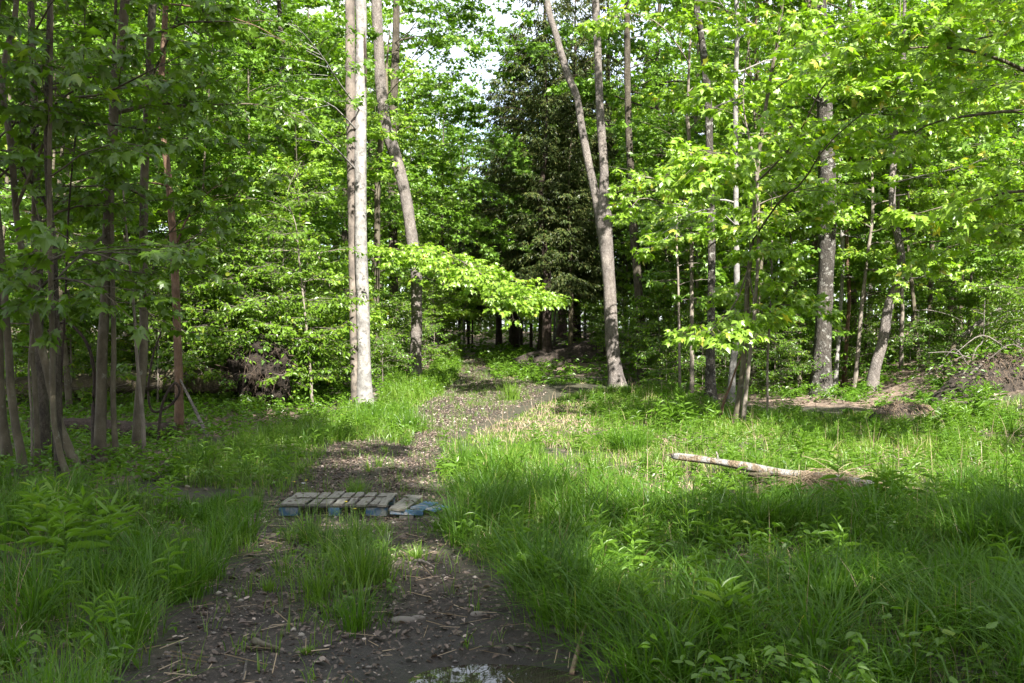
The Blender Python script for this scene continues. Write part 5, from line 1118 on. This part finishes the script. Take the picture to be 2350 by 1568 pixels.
# left: uprooted tree, its root plate and fallen trunk
rp = G(600, 935); rp[1] += .2; rp = np.array([at(600, rp[1]), rp[1], float(gz(at(600, rp[1]), rp[1]))]); yr = rp[1]
up = empty('uprooted_tree', rp, 'uprooted tree with its earthy root plate on edge and trunk fallen to the left', 'fallen tree')
mb = MB(); nu, nv = 40, 14; Vv = []
W_, H_ = .66, 1.35
for side in (-1, 1):
    for a in range(nv + 1):
        rr = a / nv
        for b in range(nu):
            th = 2 * math.pi * b / nu; k = 1 + .45 * (float(vnoise(math.cos(th) * 2 + 3, math.sin(th) * 2 + 3)) - .5)
            x = W_ * rr * k * math.cos(th); z = H_ * .5 + H_ * .55 * rr * k * math.sin(th)
            yy = side * .42 * math.sqrt(max(0, 1 - rr ** 2)) * .8 + .5 * (float(vnoise(x * 3 + side * 7, z * 3)) - .5) * (1 - rr * .4) + .28 * (float(vnoise(x * 8, z * 8 + side)) - .5)
            Vv.append((x, yy, max(z, -.1)))
q = []
for s_ in range(2):
    o0 = s_ * (nv + 1) * nu
    for a in range(nv):
        for b in range(nu):
            f_ = (o0 + a * nu + b, o0 + (a + 1) * nu + b, o0 + (a + 1) * nu + (b + 1) % nu, o0 + a * nu + (b + 1) % nu); q.append(f_ if s_ == 0 else f_[::-1])
mb.add(Vv, q=q); mb.build('root_plate', M['earth_shaded'], up, True)
mb = MB(); Va = np.array(Vv); fr = Va[(Va[:, 1] < .1) & (Va[:, 2] > .2)]
hang_roots(mb, fr, np.array([0, -.7, .1]), 130, .1, .5, .007, .6)
for k in range(26):
    th = rng.uniform(-.3, 3.44); p = np.array([W_ * .8 * math.cos(th), 0, H_ * .5 + H_ * .42 * math.sin(th)]); e_ = p + np.array([math.cos(th) * rng.uniform(.15, .5), rng.uniform(-.4, .1), math.sin(th) * .3 - .1]); tube(mb, catmull(np.array([p, (p + e_) / 2 + rng.normal(0, .06, 3), e_]), 9), np.linspace(.03, .008, 9), 6, lump=.15, cap=False)
mb.build('roots', M['root_dark'], up, True)
tl_ = np.array([pix(560, 868, yr + .1), pix(470, 868, yr + .2), pix(400, 872, yr + .2), pix(250, 880, yr + .1), pix(100, 888, yr), pix(-60, 896, yr - .1), pix(-250, 900, yr - .2)]) - rp
mb = MB(); tube(mb, catmull(tl_, 40), np.linspace(.29, .20, 40), 16, lump=.14, seed=3); mb.build('trunk', M['bark_mossy'], up, True)
dead('dark rotten log on the ground behind the feet of the left trunks', [pg_(70, 1010, .12), pg_(200, 1006, .14), pg_(330, 1010, .14), pg_(400, 1004, .10)], .17, 'bark_hem', .85, 'log', 'fallen_log', sides=14)
dead('mossy broken stump lying beside the thickest left trunk', [pg_(190, 1110, .05), pg_(212, 1088, .08), pg_(240, 1072, .10)], .085, 'bark_mossy', .55, 'stump', 'tree_stump', sides=12)
dead('grey branch leaning right from the reddish trunk to the ground', [pg_(478, 1012, .02), pix(450, 945, G(470, 1005)[1]), pix(412, 868, G(470, 1005)[1] + .2)], .035, taper=.5)
dead('fallen grey branch lying right of the reddish trunk', [pg_(415, 985, .12), pg_(445, 988, .12), pg_(475, 1000, .05)], .05, taper=.7)
VG = 'dark twisted vines among the left trunks'
dead('dark vine looping in a curl left of the reddish trunk', [pg_(362, 1035, .02), pix(372, 930, 13), pix(400, 880, 13), pix(412, 900, 13.1), pix(390, 930, 13.1), pix(352, 945, 13), pix(340, 900, 13), pix(350, 820, 13), pix(370, 760, 13)], .022, 'bark_hem', .6, 'vine', 'woody_vine', VG)
dead('black vine rising left of the thickest left trunk and sagging over', [pg_(215, 1075, 0), pix(214, 950, 11.9), pix(216, 850, 11.9), pix(195, 780, 11.9), pix(150, 740, 11.9), pix(110, 760, 11.9)], .028, 'bark_hem', .6, 'vine', 'woody_vine', VG)
dead('contorted dark vine zigzagging at the upper left', [pg_(125, 1075, 0), pix(122, 700, 10.9), pix(120, 520, 10.9), pix(90, 440, 10.9), pix(52, 395, 10.8), pix(58, 340, 10.8), pix(100, 270, 10.8), pix(150, 220, 10.7), pix(240, 170, 10.6)], .026, 'bark_hem', .45, 'vine', 'woody_vine', VG)
dead('slender dark vine climbing straight beside the sinuous trunk', [pg_(150, 1095, 0), pix(140, 900, 10.7), pix(150, 700, 10.7), pix(160, 450, 10.7), pix(190, 150, 10.7), pix(196, -40, 10.7)], .016, 'bark_hem', .5, 'vine', 'woody_vine', VG)
# deadwood tangle and earth bank by the hemlocks
yt = 40.0
tg = empty('deadwood_tangle', (at(1190, yt), yt, float(gz(at(1190, yt), yt))), 'tangle of bare grey branches beside the far end of the track', 'deadwood')
for k in range(15):
    x0 = rng.uniform(-1.0, 3.4); l = rng.uniform(1.2, 3.0); a = rng.choice([.25, .4, -.3, .1]) + rng.normal(0, .15); mb = MB(); z0_ = rng.uniform(.1, .7)
    P = np.array([[x0, rng.uniform(-.6, .6), z0_], [x0 + l * .5, rng.uniform(-.5, .5), z0_ + l * .5 * math.sin(a) + .12], [x0 + l, rng.uniform(-.6, .6), max(.1, z0_ + l * math.sin(a))]]); tube(mb, catmull(P, 9), np.linspace(.035, .01, 9) * rng.uniform(.5, 1.2), 5, cap=False); mb.build('branch', M['bark_dead'], tg, True)
ebx = at(1345, 33.5); eb = np.array([ebx, 33.5, float(gz(ebx, 33.5))])
mound('earth_bank', eb, 3.0, 1.3, .55, 'earth', 'bare dark earth bank under the hemlocks right of the track', 'earth bank', None, 12)
# far dark trunks by the end of the ride
FT = 'far trunks around the end of the track'
for u, v, w, H, bk, lf, lab in [(1254, 833, 27, 11, 'bark_hem', 'maple', 'thick black hemlock trunk on the dark earth bank'), (1219, 820, 9, 8, 'bark_hem', 'maple', 'thin black trunk just left of the thick hemlock trunk'), (1309, 828, 13, 9.5, 'bark_mossy', 'maple', 'mossy brownish trunk right of the thick hemlock trunk'), (1321, 806, 12, 11, 'bark_hem', 'maple', 'dark trunk hidden behind the mossy brownish trunk'), (1273, 813, 8, 13, 'bark_pale', 'maple', 'pale lit trunk peeping behind the thick hemlock trunk'), (1196, 812, 10, 13, 'bark_dark', 'maple', 'brown trunk behind the deadwood tangle'), (1343, 785, 7, 13, 'bark_mottled', 'maple', 'pale distant trunk left of the forked tree'), (1015, 812, 10, 13, 'bark_dark', 'maple', 'brown trunk left of the far end of the track'), (1054, 806, 7, 13, 'bark_mottled', 'maple', 'grey trunk left of the white stem at the end of the track'), (1065, 808, 6, 11, 'bark_pale', 'maple', 'bright white slim stem at the far end of the track'), (1075, 800, 6, 13, 'bark_hem', 'maple', 'dark slim trunk just right of the white stem'), (1084, 800, 5, 12, 'bark_hem', 'maple', 'dark slim trunk second to the right of the white stem')]:
    r_, b_ = hero('woodland_tree', lab, 'tree', [(u, v, w), (u, v - 60, w * .85), (u + 1, v - 200, w * .75)], H, bk, lf, [] if bk == 'bark_hem' or u == 1309 else [dict(n=12, z0=6 if u > 1100 else 5, z1=H - .5, L=2.2, size=.17, den=.8, twigs=False)], group=FT, sides=10)
    if bk == 'bark_hem' or u == 1309:
        o = bpy.data.objects.new('crown', LIB['hem'][0 if u > 1200 else 1][1]); COL.objects.link(o); o.parent = r_; o.scale = [(1.0 if w > 8 else .8) * H / 17] * 3; o.rotation_euler = (0, 0, u * .7); o.location = (0, 0, .8)
# shed glimpsed far back between trunks
sx, sy = at(1656, 56), 56.0; sz0 = float(gz(sx, sy))
sh = empty('garden_shed', (sx, sy, sz0), 'small white lapboard shed glimpsed far behind the right trunks', 'shed')
mb = MB()
W2, D2, Hh = 1.6, 1.4, 2.1
for k in range(14):   # lapped siding boards
    z0_ = .1 + k * .143
    for (x0, y0, x1, y1, nx_, ny_) in ((-W2, -D2, W2, -D2, 0, -1), (W2, -D2, W2, D2, 1, 0), (W2, D2, -W2, D2, 0, 1), (-W2, D2, -W2, -D2, -1, 0)):
        mb.add([(x0 + nx_ * .02, y0 + ny_ * .02, z0_), (x1 + nx_ * .02, y1 + ny_ * .02, z0_), (x1, y1, z0_ + .15), (x0, y0, z0_ + .15)], q=[(0, 1, 2, 3)])
        mb.add([(x0 + nx_ * .02, y0 + ny_ * .02, z0_), (x1 + nx_ * .02, y1 + ny_ * .02, z0_), (x1, y1, z0_), (x0, y0, z0_)], q=[(3, 2, 1, 0)])
for s_ in (-1, 1): mb.add([(s_ * W2, -D2, Hh), (s_ * W2, D2, Hh), (s_ * W2, 0, Hh + .8)], t=[(0, 1, 2)])
mb.build('wall', M['siding'], sh)
mb = MB()
for s_ in (-1, 1): boxm(mb, -W2 - .15, W2 + .15, -.02, 1.65, -.03, .03, jit=0)
mb = MB()
for s_ in (-1, 1): mb.add([(-W2 - .15, s_ * (D2 + .18), Hh - .1), (W2 + .15, s_ * (D2 + .18), Hh - .1), (W2 + .15, 0, Hh + .84), (-W2 - .15, 0, Hh + .84), (-W2 - .15, s_ * (D2 + .18), Hh - .04), (W2 + .15, s_ * (D2 + .18), Hh - .04), (W2 + .15, 0, Hh + .90), (-W2 - .15, 0, Hh + .90)], q=[(0, 1, 2, 3), (4, 5, 6, 7), (0, 1, 5, 4), (0, 3, 7, 4), (1, 2, 6, 5)])
mb.build('roof', M['shed_roof'], sh)
mb = MB(); mb.add([(-.4, -D2 - .03, 1.0), (.4, -D2 - .03, 1.0), (.4, -D2 - .03, 1.7), (-.4, -D2 - .03, 1.7)], q=[(0, 1, 2, 3)]); mb.build('window', M['shed_glass'], sh)
# far-off wood closing the view
fw = MB(); ft = MB(); rf = np.random.default_rng(4)
for k in range(230):
    y = rf.uniform(66, 110); x = rf.uniform(-.72, .72) * y
    tall = 1.0 if abs(x / y * F / K + 1175 - 1045) > 62 else .62
    H = rf.uniform(17, 25) * tall; z = float(gz(x, y)); n = 330
    zz = rf.uniform(1.0, H, n); rad = (2.2 + 1.8 * np.sin(math.pi * zz / H)) * np.sqrt(rf.random(n)); a = rf.uniform(0, 6.28, n)
    P = np.stack([x + rad * np.cos(a), y + rad * np.sin(a), z + zz + .35 * np.sin(a * 3)], 1); dd = np.stack([np.cos(a), np.sin(a), rf.normal(-.4, .4, n)], 1)
    leaves(fw, MAPLE_MID, P, dd, np.array([0, 0, 1.]) + rf.normal(0, .5, (n, 3)), rf.uniform(.35, .7, n), np.clip(rf.normal(.45, .2, n), 0, .85))
    tubes_batch(fw, np.array([[[x, y, z - .2], [x, y, z + H * .9]]]), np.array([[.16, .03]]), 5, var=0.02)
tag(fw.build('far_woodland', M['maple']), 'distant woodland closing the view behind the nearer trees', 'woodland', kind='stuff')

# ------------------------------------------------------------------ labels of the copies: counted from named trunks
LM = [(-400, 'the left edge of the photo', 'from'), (230, 'the thickest left trunk', 'right of'), (405, 'the reddish trunk', 'right of'), (830, 'the two stemmed pale tree', 'right of'), (955, 'the curved scaly trunk', 'right of'), (1400, 'the forked tree', 'right of'), (1632, 'the dark mottled trunk', 'right of'), (1890, 'the big mottled trunk', 'right of'), (2045, 'the S-curved tree', 'right of')]
ORD = ['first', 'second', 'third', 'fourth', 'fifth', 'sixth', 'seventh', 'eighth', 'ninth', 'tenth', 'eleventh', 'twelfth', 'thirteenth', 'fourteenth', 'fifteenth', 'sixteenth', 'seventeenth', 'eighteenth', 'nineteenth', 'twentieth']
DSC = {'tall': 'tall leafy background tree', 'slim': 'slim young maple with layered leaves', 'bush': 'small leafy understorey shrub', 'hem': 'dark drooping hemlock'}
GRP = {'tall': 'tall trees of the background wood', 'slim': 'slim young maples under the tall trees', 'bush': 'leafy shrubs of the understorey', 'hem': 'dark hemlocks behind the clearing'}
bucket = {}
for root, kind, u, y in GEN:
    U = u / K; k = max(i for i, l in enumerate(LM) if l[0] <= U or i == 0)
    bucket.setdefault((kind, k), []).append((U, root))
for (kind, k), L_ in bucket.items():
    for i_, (U, root) in enumerate(sorted(L_, key=lambda a: a[0])):
        root['label'] = f"{DSC[kind]}, {ORD[min(i_, 19)]} {LM[k][2]} {LM[k][1]}"; root['group'] = GRP[kind]

# ------------------------------------------------------------------ light, sky, camera
w = bpy.data.worlds.new('World'); SC.world = w; w.use_nodes = True; nt = w.node_tree; nt.nodes.clear(); L = nt.links.new
sky = nt.nodes.new('ShaderNodeTexSky'); sky.sky_type = 'NISHITA'; sky.sun_disc = False; sky.sun_elevation = R2(SUN_EL); sky.sun_rotation = R2(180 - SUN_AZ); sky.dust_density = 2.0; sky.air_density = 1.0
tc = nt.nodes.new('ShaderNodeTexCoord'); nz = nt.nodes.new('ShaderNodeTexNoise'); nz.inputs['Scale'].default_value = 2.2; nz.inputs['Detail'].default_value = 7; L(tc.outputs['Generated'], nz.inputs['Vector'])
cr = nt.nodes.new('ShaderNodeValToRGB'); cr.color_ramp.elements[0].position = .38; cr.color_ramp.elements[1].position = .60; cr.color_ramp.elements[0].color = (.35, .35, .35, 1); L(nz.outputs['Fac'], cr.inputs[0])
mx = nt.nodes.new('ShaderNodeMixRGB'); L(cr.outputs[0], mx.inputs[0]); L(sky.outputs[0], mx.inputs[1]); mx.inputs[2].default_value = (5.2, 5.4, 5.7, 1)
bg = nt.nodes.new('ShaderNodeBackground'); bg.inputs['Strength'].default_value = .09; L(mx.outputs[0], bg.inputs[0])
ow = nt.nodes.new('ShaderNodeOutputWorld'); L(bg.outputs[0], ow.inputs[0])
sl = bpy.data.lights.new('Sun', 'SUN'); sl.energy = 5.0; sl.angle = R2(.53); sl.color = (1, .965, .90)
so = bpy.data.objects.new('Sun', sl); COL.objects.link(so); so.rotation_euler = Vector(S).to_track_quat('Z', 'Y').to_euler(); so.location = (0, 0, 40)
cam = bpy.data.cameras.new('Camera'); co = bpy.data.objects.new('Camera', cam); COL.objects.link(co)
cam.sensor_width = 36; cam.lens = F / 1024 * 36; cam.clip_end = 3000; cam.clip_start = .05
co.location = (0, 0, CAMZ); co.rotation_euler = (R2(90), 0, 0); SC.camera = co
SC.view_settings.view_transform = 'Standard'; SC.view_settings.look = 'None'; SC.view_settings.gamma = 1; SC.view_settings.exposure = 2.25
cy = SC.cycles; cy.max_bounces = 8; cy.diffuse_bounces = 4; cy.glossy_bounces = 2; cy.transmission_bounces = 5; cy.transparent_max_bounces = 4
cy.sample_clamp_indirect = 6; cy.use_denoising = True; cy.denoiser = 'OPENIMAGEDENOISE'; cy.caustics_reflective = False; cy.caustics_refractive = False
print('verts', sum(len(m.vertices) for m in bpy.data.meshes), 'objs', len(bpy.data.objects))
